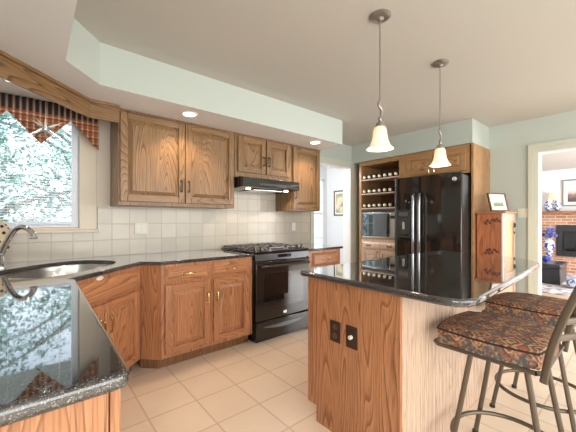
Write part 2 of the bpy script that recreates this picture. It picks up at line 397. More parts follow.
# dining doorway casing
cs = .165
struct('trim_5', boxes((dx1, dx1+cs, YW-.02, YW-.0005, 0, dzt+.10), (dx0-.07, dx1-.001, YW-.02, YW-.0005, dzt, dzt+.10), (dx0-.07, dx0, YW-.02, YW-.0005, 0, dzt-.001)), trim_paint, bev=.004)
struct('trim_6', boxes((dx1-.012, dx1-.0005, YW-.012, YW+.14, 0, dzt-.013), (dx0+.0005, dx0+.012, YW-.012, YW+.14, 0, dzt-.013), (dx0+.0005, dx1-.0005, YW-.012, YW+.14, dzt-.012, dzt-.0005)), white_trim, smooth=0)
# family room doorway casing
struct('trim_7', boxes((XW-.02, XW-.0005, ry1, ry1+.050, 0, rzt+.055), (XW-.032, XW-.0005, ry1+.0505, ry1+.095, 0, rzt+.055), (XW-.02, XW-.0005, ry0-.10, ry0, 0, rzt+.055), (XW-.02, XW-.0005, ry0+.0005, ry1-.0005, rzt, rzt+.055), (XW-.032, XW-.0005, ry0-.10, ry1+.095, rzt+.0555, rzt+.10)), trim_paint, smooth=0)
struct('trim_8', boxes((XW-.01, XW+.13, ry1-.012, ry1-.0005, 0, rzt-.013), (XW-.01, XW+.13, ry0+.0005, ry0+.012, 0, rzt-.013), (XW-.01, XW+.13, ry0+.0005, ry1-.0005, rzt-.0125, rzt-.0005)), white_trim, smooth=0)
struct('baseboard_right', bbox(XW-.014, XW, ry1+.10, 1.10, 0, .10), white_trim, bev=.003)
# dining room beyond the back wall
Yd, Xd = 4.80, 5.20
struct('wall_dining_right', bbox(Xd, Xd+.1, YW+.12, Yd+.1, 0, ZC), white_wall, smooth=0)
qx0, qx1, qz0, qz1 = 4.15, 5.10, .58, 2.2
struct('wall_dining_far', boxes((2.0, qx0, Yd, Yd+.1, 0, ZC), (qx0, qx1, Yd, Yd+.1, 0, qz0), (qx0, qx1, Yd, Yd+.1, qz1, ZC), (qx1, Xd, Yd, Yd+.1, 0, ZC)), white_wall, smooth=0)
struct('wall_dining_left', boxes((2.0, 2.1, YW+.12, 3.55, 0, ZC), (2.0, 2.1, 4.70, Yd, 0, ZC), (2.0, 2.1, 3.55, 4.70, 0, .25), (2.0, 2.1, 3.55, 4.70, 2.15, ZC)), white_wall, smooth=0)
mb = [(2.0, 2.08, 3.551, 3.61, .25, 2.15), (2.0, 2.08, 4.64, 4.699, .25, 2.15), (2.0, 2.08, 3.611, 4.639, .251, .32), (2.0, 2.08, 3.611, 4.639, 2.08, 2.149), (2.0, 2.08, 4.10, 4.15, .321, 2.079)]
for y in (3.78, 3.94, 4.31, 4.47): mb.append((2.03, 2.05, y-.01, y+.01, .321, 2.079))
for z in (.75, 1.18, 1.62): mb.append((2.028, 2.052, 3.611, 4.639, z-.01, z+.01))
struct('window_3', boxes(*mb), white_trim, smooth=0)
mb = [(qx0, qx0+.05, Yd-.01, Yd+.08, qz0, qz1), (qx1-.05, qx1, Yd-.01, Yd+.08, qz0, qz1), (qx0, qx1, Yd-.01, Yd+.08, qz0, qz0+.05), (qx0, qx1, Yd-.01, Yd+.08, qz1-.05, qz1), (qx0, qx1, Yd+.0, Yd+.05, 1.38, 1.43)]
for i in (1, 2): mb.append((qx0+i*.317-.012, qx0+i*.317+.012, Yd+.02, Yd+.04, qz0, qz1))
for z in (.85, 1.12, 1.68, 1.94): mb.append((qx0, qx1, Yd+.02, Yd+.04, z-.012, z+.012))
w = struct('window_2', boxes(*mb), white_trim, smooth=0)
g = link('window_pane', bbox(qx0+.04, qx1-.04, Yd+.026, Yd+.032, qz0+.04, qz1-.04), window_glass, smooth=0); g.parent = w
struct('baseboard_dining', bbox(Xd-.014, Xd, YW+.12, Yd, 0, .12), white_trim, bev=.003)
# family room beyond the right wall
Xf = 10.2
struct('wall_family_far', bbox(Xf, Xf+.1, -2.2, 5.0, 0, ZC), white_wall, smooth=0)
struct('wall_family_near', bbox(XW+.12, 10.6, 3.9, 4.0, 0, ZC), white_wall, smooth=0)
struct('wall_family_right', bbox(XW+.12, 10.6, -2.3, -2.2, 0, ZC), white_wall, smooth=0)
# frames added around the unseen daylight panels; the walls stay closed
def frame_x(name, x0, x1, y0, y1, z0, z1):
    struct(name, boxes((x0-.08, x0, y0, y1, z0-.08, z1+.08), (x1, x1+.08, y0, y1, z0-.08, z1+.08), (x0, x1, y0, y1, z0-.08, z0), (x0, x1, y0, y1, z1, z1+.08)), white_trim, smooth=0)
frame_x('panel_light_frame_4', -.36, 4.56, YR, YR+.06, .11, 2.33)
frame_x('panel_light_frame_5', 6.09, 9.11, -2.2, -2.13, .44, 2.16)
struct('panel_light_frame_6', boxes((XL, XL+.06, -2.89, -2.81, .61, 2.21), (XL, XL+.06, -.59, -.51, .61, 2.21), (XL, XL+.06, -2.81, -.59, .61, .69), (XL, XL+.06, -2.81, -.59, 2.21, 2.29)), white_trim, smooth=0)
# garden outside
struct('ground', bbox(-14, 26, 5.2, 40, -.5, -.4), grass, smooth=0)

# ------------------------------------------------------------------ cabinet builders (local frame: x right, y into the cabinet, z up, front at y=0)
def pull(root, x, z, y=-.024, vertical=True, L=.098, mat=None, name='handle'):
    bm = NB(); d = L/2
    ax = Vector((0, 0, 1)) if vertical else Vector((1, 0, 0)); c = Vector((x, y, z))
    pts = [c-ax*d, c-ax*d+Vector((0, -.018, 0)), c-ax*d*.55+Vector((0, -.028, 0)), c+ax*d*.55+Vector((0, -.028, 0)), c+ax*d+Vector((0, -.018, 0)), c+ax*d]
    tube(bm, spline(pts, 4), .0066, 8)
    for s in (-1, 1):
        lathe(bm, [(.002, -.005), (.010, -.004), (.0125, 0)], tuple(c+ax*d*s), 12, 'Y')
    return part(name, bm, mat or brass, root)
def door(root, x0, x1, z0, z1, handle=None, arch=False, name='door', fw=.058, mats=None):
    """raised-panel door: mitre-less frame of stiles (grain Z) and rails (grain X), raised panel, pull"""
    V, H = mats or (oakZ, oakX)
    bm = NB(); T = -.022; e = .004
    def lip(a, b, c, d, mi):  # bar
        box(bm, a, b, T, -.001, c, d, mi)
    lip(x0, x0+fw, z0, z1, 0); lip(x1-fw, x1, z0, z1, 0); lip(x0+fw, x1-fw, z0, z0+fw, 1); lip(x0+fw, x1-fw, z1-fw, z1, 1)
    d = part(name, bm, [V, H], root, bev=.004)
    bm = NB(); a, b, c, dd = x0+fw-.002, x1-fw+.002, z0+fw-.002, z1-fw+.002
    ins = min(.036, (b-a)*.22, (dd-c)*.28); y0, y1 = T+.017, T+.001
    def ring(i, y): return [bm.verts.new(p) for p in ((a+i, y, c+i), (b-i, y, c+i), (b-i, y, dd-i), (a+i, y, dd-i))]
    r0, r1, r2, r3 = ring(0, y0), ring(.010, y0), ring(ins+.004, y1+.003), ring(ins+.005, y1)
    for p, q in ((r0, r1), (r1, r2), (r2, r3)):
        for k in range(4): bm.faces.new((p[k], p[(k+1) % 4], q[(k+1) % 4], q[k]))
    bm.faces.new(r3)
    bk = ring(0, -.001)
    for k in range(4): bm.faces.new((bk[k], bk[(k+1) % 4], r0[(k+1) % 4], r0[k]))
    bm.faces.new(bk)
    part('door_panel', bm, V, d, smooth=20)
    if handle: pull(d, handle[0], handle[1], mat=dark_brass if mats is not None and mats[0] is oakUZ else None)
    return d
def drawer(root, x0, x1, z0, z1, handle=True, mats=None, name='drawer'):
    bm = NB(); T = -.022; i = .026
    f = [bm.verts.new(p) for p in ((x0, -.001, z0), (x1, -.001, z0), (x1, -.001, z1), (x0, -.001, z1))]
    a = [bm.verts.new(p) for p in ((x0, T+.016, z0), (x1, T+.016, z0), (x1, T+.016, z1), (x0, T+.016, z1))]
    b = [bm.verts.new(p) for p in ((x0+i, T, z0+i), (x1-i, T, z0+i), (x1-i, T, z1-i), (x0+i, T, z1-i))]
    for p, q in ((f, a), (a, b)):
        for k in range(4): bm.faces.new((p[k], p[(k+1) % 4], q[(k+1) % 4], q[k]))
    bm.faces.new(b); bm.faces.new(f)
    d = part(name, bm, (mats or (oakZ, oakX))[1], root, smooth=15, bev=.002)
    if handle: pull(d, (x0+x1)/2, (z0+z1)/2, vertical=False, name='handle')
    return d
def carcass(root, w, dep, z0, z1, toe=.10, hollow=False, name='carcass'):
    bm = NB()
    if hollow:
        box(bm, 0, w, 0, .02, z0, z1); box(bm, 0, .018, .02, .09, z0, z1); box(bm, w-.018, w, .02, .09, z0, z1); box(bm, .018, w-.018, .02, dep, z0, z0+.018)
    else: box(bm, 0, w, 0, dep, z0, z1)
    c = part(name, bm, oakZ, root, bev=.002)
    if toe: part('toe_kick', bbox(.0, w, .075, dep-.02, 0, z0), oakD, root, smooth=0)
    return c

# ---- lower cabinet left of the range
b1 = thing('base_cabinet', 'oak base cabinet with two drawers over two doors, left of the range', 'cabinet', (.805, 2.59, 0))
carcass(b1, .893, .69, .10, .883)
drawer(b1, .028, .418, .735, .858); drawer(b1, .452, .838, .735, .858)
door(b1, .028, .430, .135, .712, (.398, .56)); door(b1, .462, .838, .135, .712, (.490, .56))
bm = NB(); prism(bm, [(-.001, .001), (-.1265, .1265), (-.1265, .40), (-.001, .40)], .10, .883); part('corner_panel', bm, oakZ, b1, smooth=0)
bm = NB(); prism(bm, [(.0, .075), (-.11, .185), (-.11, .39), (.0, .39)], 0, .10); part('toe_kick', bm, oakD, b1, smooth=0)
# ---- lower cabinet right of the range
b2 = thing('base_cabinet', 'small oak base cabinet with one drawer, right of the range by the doorway', 'cabinet', (2.485, 2.59, 0))
carcass(b2, .575, .69, .10, .883)
drawer(b2, .06, .51, .70, .855); door(b2, .06, .51, .135, .68, (.10, .58))
# ---- diagonal sink cabinet
c0 = 2.04; s_r = (.6775+2.7175)/2**.5; s_l = s_r-.90
px = (s_l*2**.5-c0)/2
b3 = thing('sink_cabinet', 'diagonal oak sink cabinet set across the kitchen corner under the window', 'cabinet', (px, px+c0, 0), 45)
carcass(b3, .90, .42, .10, .883, hollow=True)
drawer(b3, .05, .848, .70, .852, handle=False, name='false_drawer_front')
door(b3, .455, .848, .125, .685, (.484, .53)); door(b3, .05, .440, .125, .685, (.41, .53))
bm = NB(); lathe(bm, [(.016, 0), (.018, -.004), (.013, -.009)], (0, 0, 0), 20, 'Y'); bmesh.ops.scale(bm, vec=(1.9, 1, .8), verts=bm.verts); bm.transform(Matrix.Translation((.42, -.001, .864)))
part('oval_cover_plate', bm, cream_plastic, b3, label='small oval cream cover plate')
# ---- left run under the raised counter
b4 = thing('peninsula_cabinet', 'oak cabinet run with plain end panel under the nearest granite counter', 'cabinet', (.125, .71, 0))
part('carcass', bbox(XL+.01, .115, .71, 1.84, .10, .919), oakZ, b4, world=True, bev=.002)
part('toe_kick', bbox(XL+.03, .04, .75, 1.83, 0, .10), oakD, b4, world=True, smooth=0)
part('end_panel', bbox(XL+.01, .115, .695, .709, 0, .919), oakZ, b4, world=True, bev=.002)
part('corner_stile', bbox(.117, .137, .695, .76, 0, .919), oakZ, b4, world=True, bev=.002)
bm = NB(); box(bm, .117, .135, .78, 1.28, .14, .89); part('door', bm, oakZ, b4, world=True, bev=.003)
bm = NB(); box(bm, .117, .135, 1.30, 1.80, .14, .89); part('door', bm, oakZ, b4, world=True, bev=.003)

# ---- counters
def slab(name, poly, z0, z1, label, loc):
    bm = NB(); prism(bm, poly, z0, z1); o = solo(name, bm, GR, label, 'countertop', loc, smooth=35)
    b = o.modifiers.new('bullnose', 'BEVEL'); b.width = .012; b.segments = 4; b.limit_method = 'ANGLE'; b.angle_limit = R(60)
    return o
def sinkpt(a, s0=1.99, w0=.40, A=.44, B=.285, e=2.6):
    ca, sa = math.cos(a), math.sin(a)
    s = s0 + A*abs(ca)**(2/e)*(1 if ca >= 0 else -1); w_ = w0 + B*abs(sa)**(2/e)*(1 if sa >= 0 else -1)
    c = 2.015/2**.5
    # s along (1,1)/sqrt2, w along (-1,1)/sqrt2 measured from the counter edge
    return ((s-(w_+c))/2**.5, (s+(w_+c))/2**.5)
hole = [sinkpt(2*PI*k/48) for k in range(48)]
outer = [(1.708, 2.568), (1.708, YW-.012), (XL+.012, YW-.012), (XL+.012, 2.03), (.015, 2.03), (.667, 2.682), (.795, 2.568)]
bm = NB()
def ringed(z):
    o_ = [bm.verts.new((x, y, z)) for x, y in outer]; h_ = [bm.verts.new((x, y, z)) for x, y in hole]
    eo = [bm.edges.new((o_[i], o_[(i+1) % len(o_)])) for i in range(len(o_))]; eh = [bm.edges.new((h_[i], h_[(i+1) % 48])) for i in range(48)]
    bmesh.ops.triangle_fill(bm, edges=eo+eh, use_beauty=True, use_dissolve=False)
    return o_, h_
oa, ha = ringed(.884); ob, hb = ringed(.914)
for A, B in ((oa, ob), (ha, hb)):
    for i in range(len(A)):
        j = (i+1) % len(A); bm.faces.new((A[i], A[j], B[j], B[i]))
bmesh.ops.dissolve_limit(bm, angle_limit=R(1), verts=bm.verts, edges=bm.edges)
bm.transform(Matrix.Translation((-.9, -2.9, -.884)))
o = link('countertop', bm, GR, smooth=35); o.location = (.9, 2.9, .884)
tag(o, 'black granite countertop around the corner sink, running to the range', 'countertop')
bv = o.modifiers.new('bullnose', 'BEVEL'); bv.width = .006; bv.segments = 3; bv.limit_method = 'ANGLE'; bv.angle_limit = R(60)
slab('countertop', [(2.478, 2.568), (3.10, 2.568), (3.10, YW-.012), (2.478, YW-.012)], .884, .914, 'short black granite countertop right of the range, ending at the doorway', (2.8, 2.9, .884))
slab('countertop', round_poly([(.152, .665), (.165, 1.885), (-.14, 2.20), (XL+.012, 2.20), (XL+.012, .665)], [.03, .012, 0, 0, 0]), .92, .955, 'raised black granite countertop nearest the camera, reflecting the window', (-.2, 1.4, .92))

# ---- sink, faucet, platter
sk = thing('kitchen_sink', 'stainless steel undermount sink in the corner counter below the window', 'sink', (*sinkpt(PI/2, B=0), .70))
bm = NB(); cxy = sinkpt(PI/2, B=0)
def skring(f, z): return [bm.verts.new((cxy[0]+(x-cxy[0])*f, cxy[1]+(y-cxy[1])*f, z)) for x, y in hole]
rr = [skring(1.035, .882), skring(1.0, .882), skring(.985, .86), skring(.95, .73), skring(.88, .705), skring(.1, .70)]
for p, q in zip(rr, rr[1:]):
    for k in range(48): bm.faces.new((p[k], p[(k+1) % 48], q[(k+1) % 48], q[k]))
bm.faces.new(rr[-1])
part('bowl', bm, steel, sk, world=True, smooth=50)
bm = NB(); lathe(bm, [(.045, 0), (.045, .004), (.03, .004), (.028, -.002)], (cxy[0], cxy[1], .703), 24); part('drain', bm, chrome, sk, world=True)
fx, fy = -.178, 2.94
fc = thing('faucet', 'chrome gooseneck faucet behind the corner sink', 'faucet', (fx, fy, .914))
bm = NB(); lathe(bm, [(.033, 0), (.031, .012), (.022, .022), (.020, .09), (.023, .10), (.017, .12)], (0, 0, 0), 20); part('base', bm, chrome, fc)
dx, dy = .766, -.643
def fp(u, z): return (u*dx, u*dy, z)
bm = NB(); tube(bm, spline([fp(0, .10), fp(.03, .165), fp(.075, .245), fp(.115, .285), fp(.165, .292), fp(.208, .268), fp(.23, .238)], 6), [.019]*37, 12)
part('spout', bm, chrome, fc)
bm = NB(); lathe(bm, [(.014, .012), (.016, 0), (.024, -.022), (.022, -.028)], fp(.232, .236), 16); part('spray_head', bm, chrome, fc)
bm = NB(); tube(bm, [(0, 0, .09), (-.03, -.04, .11), (-.05, -.08, .135)], [.008, .007, .006], 8); part('handle', bm, chrome, fc)
pl = thing('platter', 'oval cream platter with dark floral sprigs standing behind the faucet', 'platter', (-.33, 3.17, .914))
bm = NB(); lathe(bm, [(.0, .004), (.15, .004), (.195, -.012), (.20, -.014), (.198, -.006), (.152, .012), (0, .014)], (0, 0, 0), 40, 'Y', cap=False)
bmesh.ops.scale(bm, vec=(1.0, 1, .99), verts=bm.verts); bm.transform(Matrix.Translation((0, .05, .198)) @ Matrix.Rotation(R(-12), 4, 'X'))
part('dish', bm, blot('floral_ceramic', (.035, .03, .03), (.70, .60, .44), 24, .2, (.26, .34), vor=True), pl, smooth=50)
bm = NB(); tube(bm, [(-.07, .0, .006), (-.07, -.03, .006), (-.07, -.03, .03)], .005, 6); tube(bm, [(-.07, .0, .006), (-.07, .08, .006)], .005, 6)
tube(bm, [(.07, .0, .006), (.07, -.03, .006), (.07, -.03, .03)], .005, 6); tube(bm, [(.07, .0, .006), (.07, .08, .006)], .005, 6); tube(bm, [(-.07, .02, .006), (.07, .02, .006)], .005, 6)
part('stand', bm, dark_iron, pl)

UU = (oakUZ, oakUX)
# ---- upper cabinets
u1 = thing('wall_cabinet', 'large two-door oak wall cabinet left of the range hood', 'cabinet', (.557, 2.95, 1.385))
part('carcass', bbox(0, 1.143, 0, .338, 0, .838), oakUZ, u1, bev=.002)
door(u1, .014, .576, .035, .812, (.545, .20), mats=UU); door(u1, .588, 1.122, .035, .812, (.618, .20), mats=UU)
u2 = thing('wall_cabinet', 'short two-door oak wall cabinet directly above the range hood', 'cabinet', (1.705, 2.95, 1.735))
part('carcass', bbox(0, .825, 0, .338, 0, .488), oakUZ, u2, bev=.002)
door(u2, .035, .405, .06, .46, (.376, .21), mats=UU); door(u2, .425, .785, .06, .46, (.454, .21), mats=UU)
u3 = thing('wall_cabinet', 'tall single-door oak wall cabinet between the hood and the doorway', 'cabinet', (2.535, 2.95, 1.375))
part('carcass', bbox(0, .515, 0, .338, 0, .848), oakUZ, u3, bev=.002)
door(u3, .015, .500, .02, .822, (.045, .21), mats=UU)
for u_, w_, z_ in ((u1, 1.143, .838), (u2, .825, .488), (u3, .515, .848)):
    part('crown_strip', bbox(0, w_, -.014, -.0005, z_-.014, z_), oakD, u_, smooth=0)
# ---- range hood
hd = thing('range_hood', 'black under-cabinet range hood above the gas range', 'range hood', (1.72, 2.80, 1.62))
bm = NB(); Lh = .815
pf = [(0, .005), (0, .10), (.06, .115), (.485, .115), (.485, .0), (.46, -.015), (.02, .0)]
va = [bm.verts.new((0, y, z)) for y, z in pf]; vb = [bm.verts.new((Lh, y, z)) for y, z in pf]
for k in range(len(pf)): bm.faces.new((va[k], va[(k+1) % len(pf)], vb[(k+1) % len(pf)], vb[k]))
bm.faces.new(va); bm.faces.new(vb)
part('housing', bm, black_gloss, hd, smooth=20, bev=.003)
part('control_strip', bbox(.22, .60, -.004, .0, .03, .05), charcoal, hd)
part('grease_filter', bbox(.20, .62, .10, .42, -.020, -.013), steel, hd)
for xx in (.13, .68):
    bm = NB(); lathe(bm, [(.026, 0), (.026, .008), (.02, .01)], (xx, .10, -.016), 16); part('hood_lamp', bm, emit('hood_lamp_glow', (1, .82, .6), 9), hd)
    l = bpy.data.lights.new('hood_lamp_light', 'SPOT'); l.energy = 4; l.color = (1, .84, .64); l.spot_size = R(120); l.shadow_soft_size = .03
    lo = bpy.data.objects.new('hood_lamp_light', l); COL.objects.link(lo); lo.location = (1.72+xx, 2.90, 1.595)

# ---- gas range
rg = thing('gas_range', 'black slide-in gas range between the oak cabinets', 'range', (1.715, 2.575, 0))
RW = .757
part('body', bbox(.003, RW, .03, .70, .004, .895), black_gloss, rg, bev=.003)
bm = NB(); prism(bm, [(-.004, .0), (RW+.006, .0), (RW+.006, .705), (-.004, .705)], .916, .930)
part('cooktop', bm, black_gloss, rg, bev=.004)
bm = NB()
pf = [(-.012, .835), (.03, .835), (.03, .915), (.022, .915), (-.006, .897)]
va = [bm.verts.new((.003, y, z)) for y, z in pf]; vb = [bm.verts.new((RW, y, z)) for y, z in pf]
for k in range(len(pf)): bm.faces.new((va[k], va[(k+1) % len(pf)], vb[(k+1) % len(pf)], vb[k]))
bm.faces.new(va); bm.faces.new(vb)
part('control_panel', bm, plain('satin_black_panel', (.022, .02, .019), .3), rg, smooth=20)
part('display', bbox(.30, .48, -.014, -.011, .853, .888), black_glass, rg)
od = part('oven_door', bbox(.006, RW-.003, -.022, .029, .215, .825), black_gloss, rg, bev=.006)
part('oven_window', bbox(.10, RW-.10, -.0245, -.0215, .33, .70), black_glass, od, bev=.002)
bm = NB(); tube(bm, spline([(.04, -.02, .775), (.05, -.065, .775), (.10, -.075, .778), (.38, -.078, .778), (.66, -.075, .778), (.707, -.065, .775), (.717, -.02, .775)], 5), .013, 10)
part('handle', bm, black_steel, od)
part('badge', bbox(.36, .41, -.0245, -.0215, .245, .275), led, od, bev=.001)
dr = part('storage_drawer', bbox(.006, RW-.003, -.022, .029, .006, .205), black_gloss, rg, bev=.006)
bm = NB(); n = 14
top = [(.10+.55*i/n, .155) for i in range(n+1)]; bot = [(.10+.55*i/n, .145-.035*math.sin(PI*i/n)) for i in range(n+1)]
poly = top+bot[::-1]
va = [bm.verts.new((x, -.030, z)) for x, z in poly]; vb = [bm.verts.new((x, -.0215, z)) for x, z in poly]
for k in range(len(poly)): bm.faces.new((va[k], va[(k+1) % len(poly)], vb[(k+1) % len(poly)], vb[k]))
bm.faces.new(va); bm.faces.new(vb)
part('handle', bm, plain('grey_drawer_grip', (.16, .19, .20), .25, .7), dr)
for xx in (.05, .125, .64, .71):
    bm = NB(); lathe(bm, [(.024, 0), (.024, .006), (.019, .010), (.017, .028), (.012, .031)], (xx, .055, .931), 18); box(bm, xx-.004, xx+.004, .037, .073, .955, .968)
    part('knob', bm, black_steel, rg)
for i, xx in enumerate((.012, .266, .52)):
    bm = NB(); w_ = .232; z0, z1 = .942, .954
    for yy in (.115, .392, .66): box(bm, xx, xx+w_, yy, yy+.011, z0, z1)
    for x2 in (xx, xx+w_-.013): box(bm, x2, x2+.011, .115, .671, z0, z1)
    for cy in (.25, .535):
        box(bm, xx+.02, xx+.085, cy-.006, cy+.006, z0, z1+.006); box(bm, xx+w_-.085, xx+w_-.02, cy-.006, cy+.006, z0, z1+.006)
        box(bm, xx+w_/2-.006, xx+w_/2+.006, cy-.12, cy-.035, z0, z1+.006); box(bm, xx+w_/2-.006, xx+w_/2+.006, cy+.035, cy+.12, z0, z1+.006)
    for x2 in (xx, xx+w_-.013):
        for yy in (.115, .66): box(bm, x2, x2+.013, yy, yy+.013, .930, z0)
    part('burner_grate', bm, grate_iron, rg, smooth=0)
for xx, yy in ((.128, .25), (.128, .535), (.636, .25), (.636, .535), (.382, .39)):
    bm = NB(); lathe(bm, [(.045, 0), (.045, .008), (.032, .010), (.030, .017), (.0, .018)], (xx, yy, .930), 20, cap=False); part('burner', bm, dark_iron, rg)

# ---- refrigerator block: pantry, over-fridge cabinet, refrigerator (fronts face -X)
XF = 4.20
pn = thing('pantry_cabinet', 'tall oak pantry cabinet with wine shelves and a built-in microwave niche', 'cabinet', (XF, 3.14, 0), -90)
# local x = 3.14 - Y ; local y = X - 4.2
PW, PD = .835, .60
part('side_panel', bbox(0, .045, 0, PD, .0, 2.218), oakPZ, pn, bev=.002); part('side_panel', bbox(PW-.11, PW, 0, PD, .0, 2.218), oakPZ, pn, bev=.002)
part('back_panel', bbox(.045, PW-.11, PD-.015, PD, .1, 2.218), oakD, pn, smooth=0)
part('top_rail', bbox(.045, PW-.11, 0, PD-.015, 2.155, 2.218), oakPX, pn, bev=.002)
for z in (1.925, 1.692, 1.456):
    part('wine_shelf', bbox(.045, PW-.11, 0.0, .36, z-.022, z), pale_daylit_wood, pn, bev=.002)
part('niche_shelf', bbox(.045, PW-.11, 0, PD-.015, .945, .965), oakPX, pn, bev=.002)
part('microwave_shadow_strip', bbox(.045, PW-.11, .004, .02, 1.388, 1.434), charcoal, pn, smooth=0)  # dark strip painted for the shadow above the microwave
part('carcass', bbox(.045, PW-.11, .002, PD-.015, .10, .944), pale_daylit_wood, pn, smooth=0)
part('toe_kick', bbox(.045, PW-.11, .06, PD-.02, 0, .10), oakD, pn, smooth=0)
PM = (pale_daylit_wood, pale_daylit_wood)  # pantry fronts: paleness from the light put into the colour
d = drawer(pn, .07, .715, .79, .90, handle=False, mats=PM)
pull(d, .20, .845, vertical=False, L=.06, mat=dark_brass); pull(d, .58, .845, vertical=False, L=.06, mat=dark_brass)
door(pn, .07, .388, .13, .765, (.365, .70), mats=PM); door(pn, .397, .715, .13, .765, (.42, .70), mats=PM)
# wine bottles
ordw = ['first', 'second', 'third', 'fourth', 'fifth', 'sixth', 'seventh']
bottle_glass = plain('dark_bottle_glass', (.012, .018, .012), .08); capsule = plain('cream_bottle_capsule', (.92, .86, .68), .4)
wb0 = thing('wine_bottle', 'x', 'wine bottle', (0, 0, 0))
bm = NB(); lathe(bm, [(.005, .300), (.036, .300), (.037, .29), (.038, .085), (.032, .066), (.017, .052), (.0145, .044)], (0, 0, 0), 18, 'X'); part('bottle_body', bm, bottle_glass, wb0)
bm = NB(); lathe(bm, [(.0165, .045), (.018, .02), (.0225, .018), (.0225, .002), (.020, 0)], (0, 0, 0), 16, 'X'); part('capsule', bm, capsule, wb0)
first = True
for rname, z, grp in (('top', 1.925, 'wine bottles on the top pantry shelf'), ('middle', 1.692, 'wine bottles on the middle pantry shelf'), ('bottom', 1.456, 'wine bottles on the bottom pantry shelf')):
    for i in range(7):
        if rname != 'top' and i == 6: continue
        b = wb0 if first else copy_tree(wb0); first = False
        b.location = (XF+.012, 3.055-i*.0955, z+.0375)
        b['group'] = grp; b['label'] = f'{ordw[i]} wine bottle from the left on the {rname} wine shelf'
# microwave
mw = thing('microwave', 'built-in stainless microwave with glass door below the wine shelves', 'microwave', (XF, 3.14, .966), -90)
m0, m1 = .060, .715
part('body', bbox(m0+.01, m1-.01, .02, .44, 0, .405), charcoal, mw, bev=.003)
part('trim', bbox(m0, m1, -.006, .019, .388, .412), steel, mw, bev=.003, label='upper steel trim strip'); part('trim', bbox(m0, m1, -.006, .019, .004, .030), steel, mw, bev=.003, label='lower steel trim strip')
dd = part('door', bbox(m0, m0+.475, -.012, .018, .032, .386), plain('smoked_mirror_glass', (.20, .22, .24), .03, .75), mw, bev=.003)
bm = NB(); tube(bm, [(m0+.492, -.012, .06), (m0+.492, -.045, .075), (m0+.492, -.045, .345), (m0+.492, -.012, .36)], .010, 8); part('handle', bm, charcoal, dd)
part('control_panel', bbox(m0+.51, m1, -.012, .018, .032, .386), steel, mw, bev=.003)
part('display', bbox(m0+.53, m1-.02, -.0135, -.0115, .31, .355), black_glass, mw)
# over-fridge cabinet and tall end panel
oc = thing('wall_cabinet', 'oak two-door cabinet above the black refrigerator', 'cabinet', (XF, 2.303, 1.855), -90)
part('carcass', bbox(0, .85, 0, .60, 0, .363), oakPX, oc, bev=.002)
door(oc, .02, .395, .03, .315, (.365, .08), mats=(oakPX, oakPX)); door(oc, .405, .81, .03, .315, (.435, .08), mats=(oakPX, oakPX))
bm = bbox(XF-.004, XW-.002, 1.405, 1.432, 0, 2.219); solo('refrigerator_end_panel', bm, oakPZ, 'tall oak end panel standing right of the refrigerator', 'panel', (4.5, 1.435, 0), bev=.002)
# refrigerator
rf = thing('refrigerator', 'black side-by-side refrigerator with ice and water dispenser', 'refrigerator', (3.88, 2.303, 0), -90)
part('cabinet_body', bbox(.008, .848, .065, .78, .04, 1.815), dark_iron, rf, bev=.004)
part('base_grille', bbox(.01, .86, .05, .07, .0, .09), charcoal, rf)
def fdoor(x0, x1):
    n = 10; poly = []
    for i in range(n+1):
        t = i/n; poly.append((x0+(x1-x0)*t, -.012*math.sin(PI*t)+.012*(abs(2*t-1)**6)))
    poly += [(x1, .06), (x0, .06)]
    bm = NB(); prism(bm, poly, .10, 1.832); return bm
dl = part('door', fdoor(.0, .348), black_gloss, rf, bev=.006, label='narrow freezer door'); drr = part('door', fdoor(.356, .870), black_gloss, rf, bev=.006, label='wide refrigerator door')
def fhandle(x, sgn):
    bm = NB(); tube(bm, spline([(x, -.008, .62), (x, -.05, .64), (x, -.065, .72), (x, -.07, 1.1), (x, -.065, 1.50), (x, -.05, 1.585), (x, -.008, 1.605)], 6), .017, 10); return bm
part('handle', fhandle(.312, 1), dark_chrome, dl); part('handle', fhandle(.394, 1), dark_chrome, drr)
part('dispenser_frame', boxes((.055, .245, -.022, -.006, 1.02, 1.04), (.055, .245, -.022, -.006, 1.27, 1.395), (.055, .075, -.022, -.006, 1.04, 1.27), (.225, .245, -.022, -.006, 1.04, 1.27)), charcoal, dl, bev=.003)
part('dispenser_controls', bbox(.085, .215, -.026, -.022, 1.31, 1.365), plain('grey_keypad', (.12, .12, .125), .3, .3), dl)
part('dispenser_recess', bbox(.075, .225, -.014, -.010, 1.04, 1.27), black_glass, dl); part('dispenser_lever', bbox(.135, .165, -.028, -.014, 1.13, 1.23), steel, dl, bev=.002)
bm = NB(); lathe(bm, [(.026, 0), (.026, -.006), (.02, -.009)], (.80, -.006, 1.752), 20, 'Y'); bmesh.ops.scale(bm, vec=(1, 1, 1), verts=bm.verts); part('badge', bm, led, drr, label='round silver badge')

# ---- small cupboard beside the fridge panel with framed picture
ht = thing('cupboard', 'narrow orange pine cupboard with dark leaf sprigs beside the refrigerator panel', 'cupboard', (4.25, 1.388, 0), -90)
part('front_panel', bbox(0, .262, 0, .018, 0, 1.335), cherry, ht, bev=.002)
part('corner_post', bbox(.263, .285, -.004, .024, 0, 1.335), white_trim, ht, bev=.002, label='corner post whitened as a painted edge highlight')  # doorway light on this corner put in as white
part('side_panel', bbox(.268, .280, .024, .46, 0, 1.335), pale_pine, ht, smooth=0)
part('side_frame', boxes((.281, .292, .024, .10, 0, 1.335), (.281, .292, .39, .46, 0, 1.335), (.281, .292, .10, .39, 1.24, 1.335), (.281, .292, .10, .39, 0, .10)), pale_daylit_wood, ht, bev=.002)
part('back_body', bbox(.0, .267, .019, .46, 0, 1.334), cherry, ht, smooth=0)
part('top_board', bbox(-.012, .31, -.03, .47, 1.336, 1.358), oakY, ht, bev=.003)
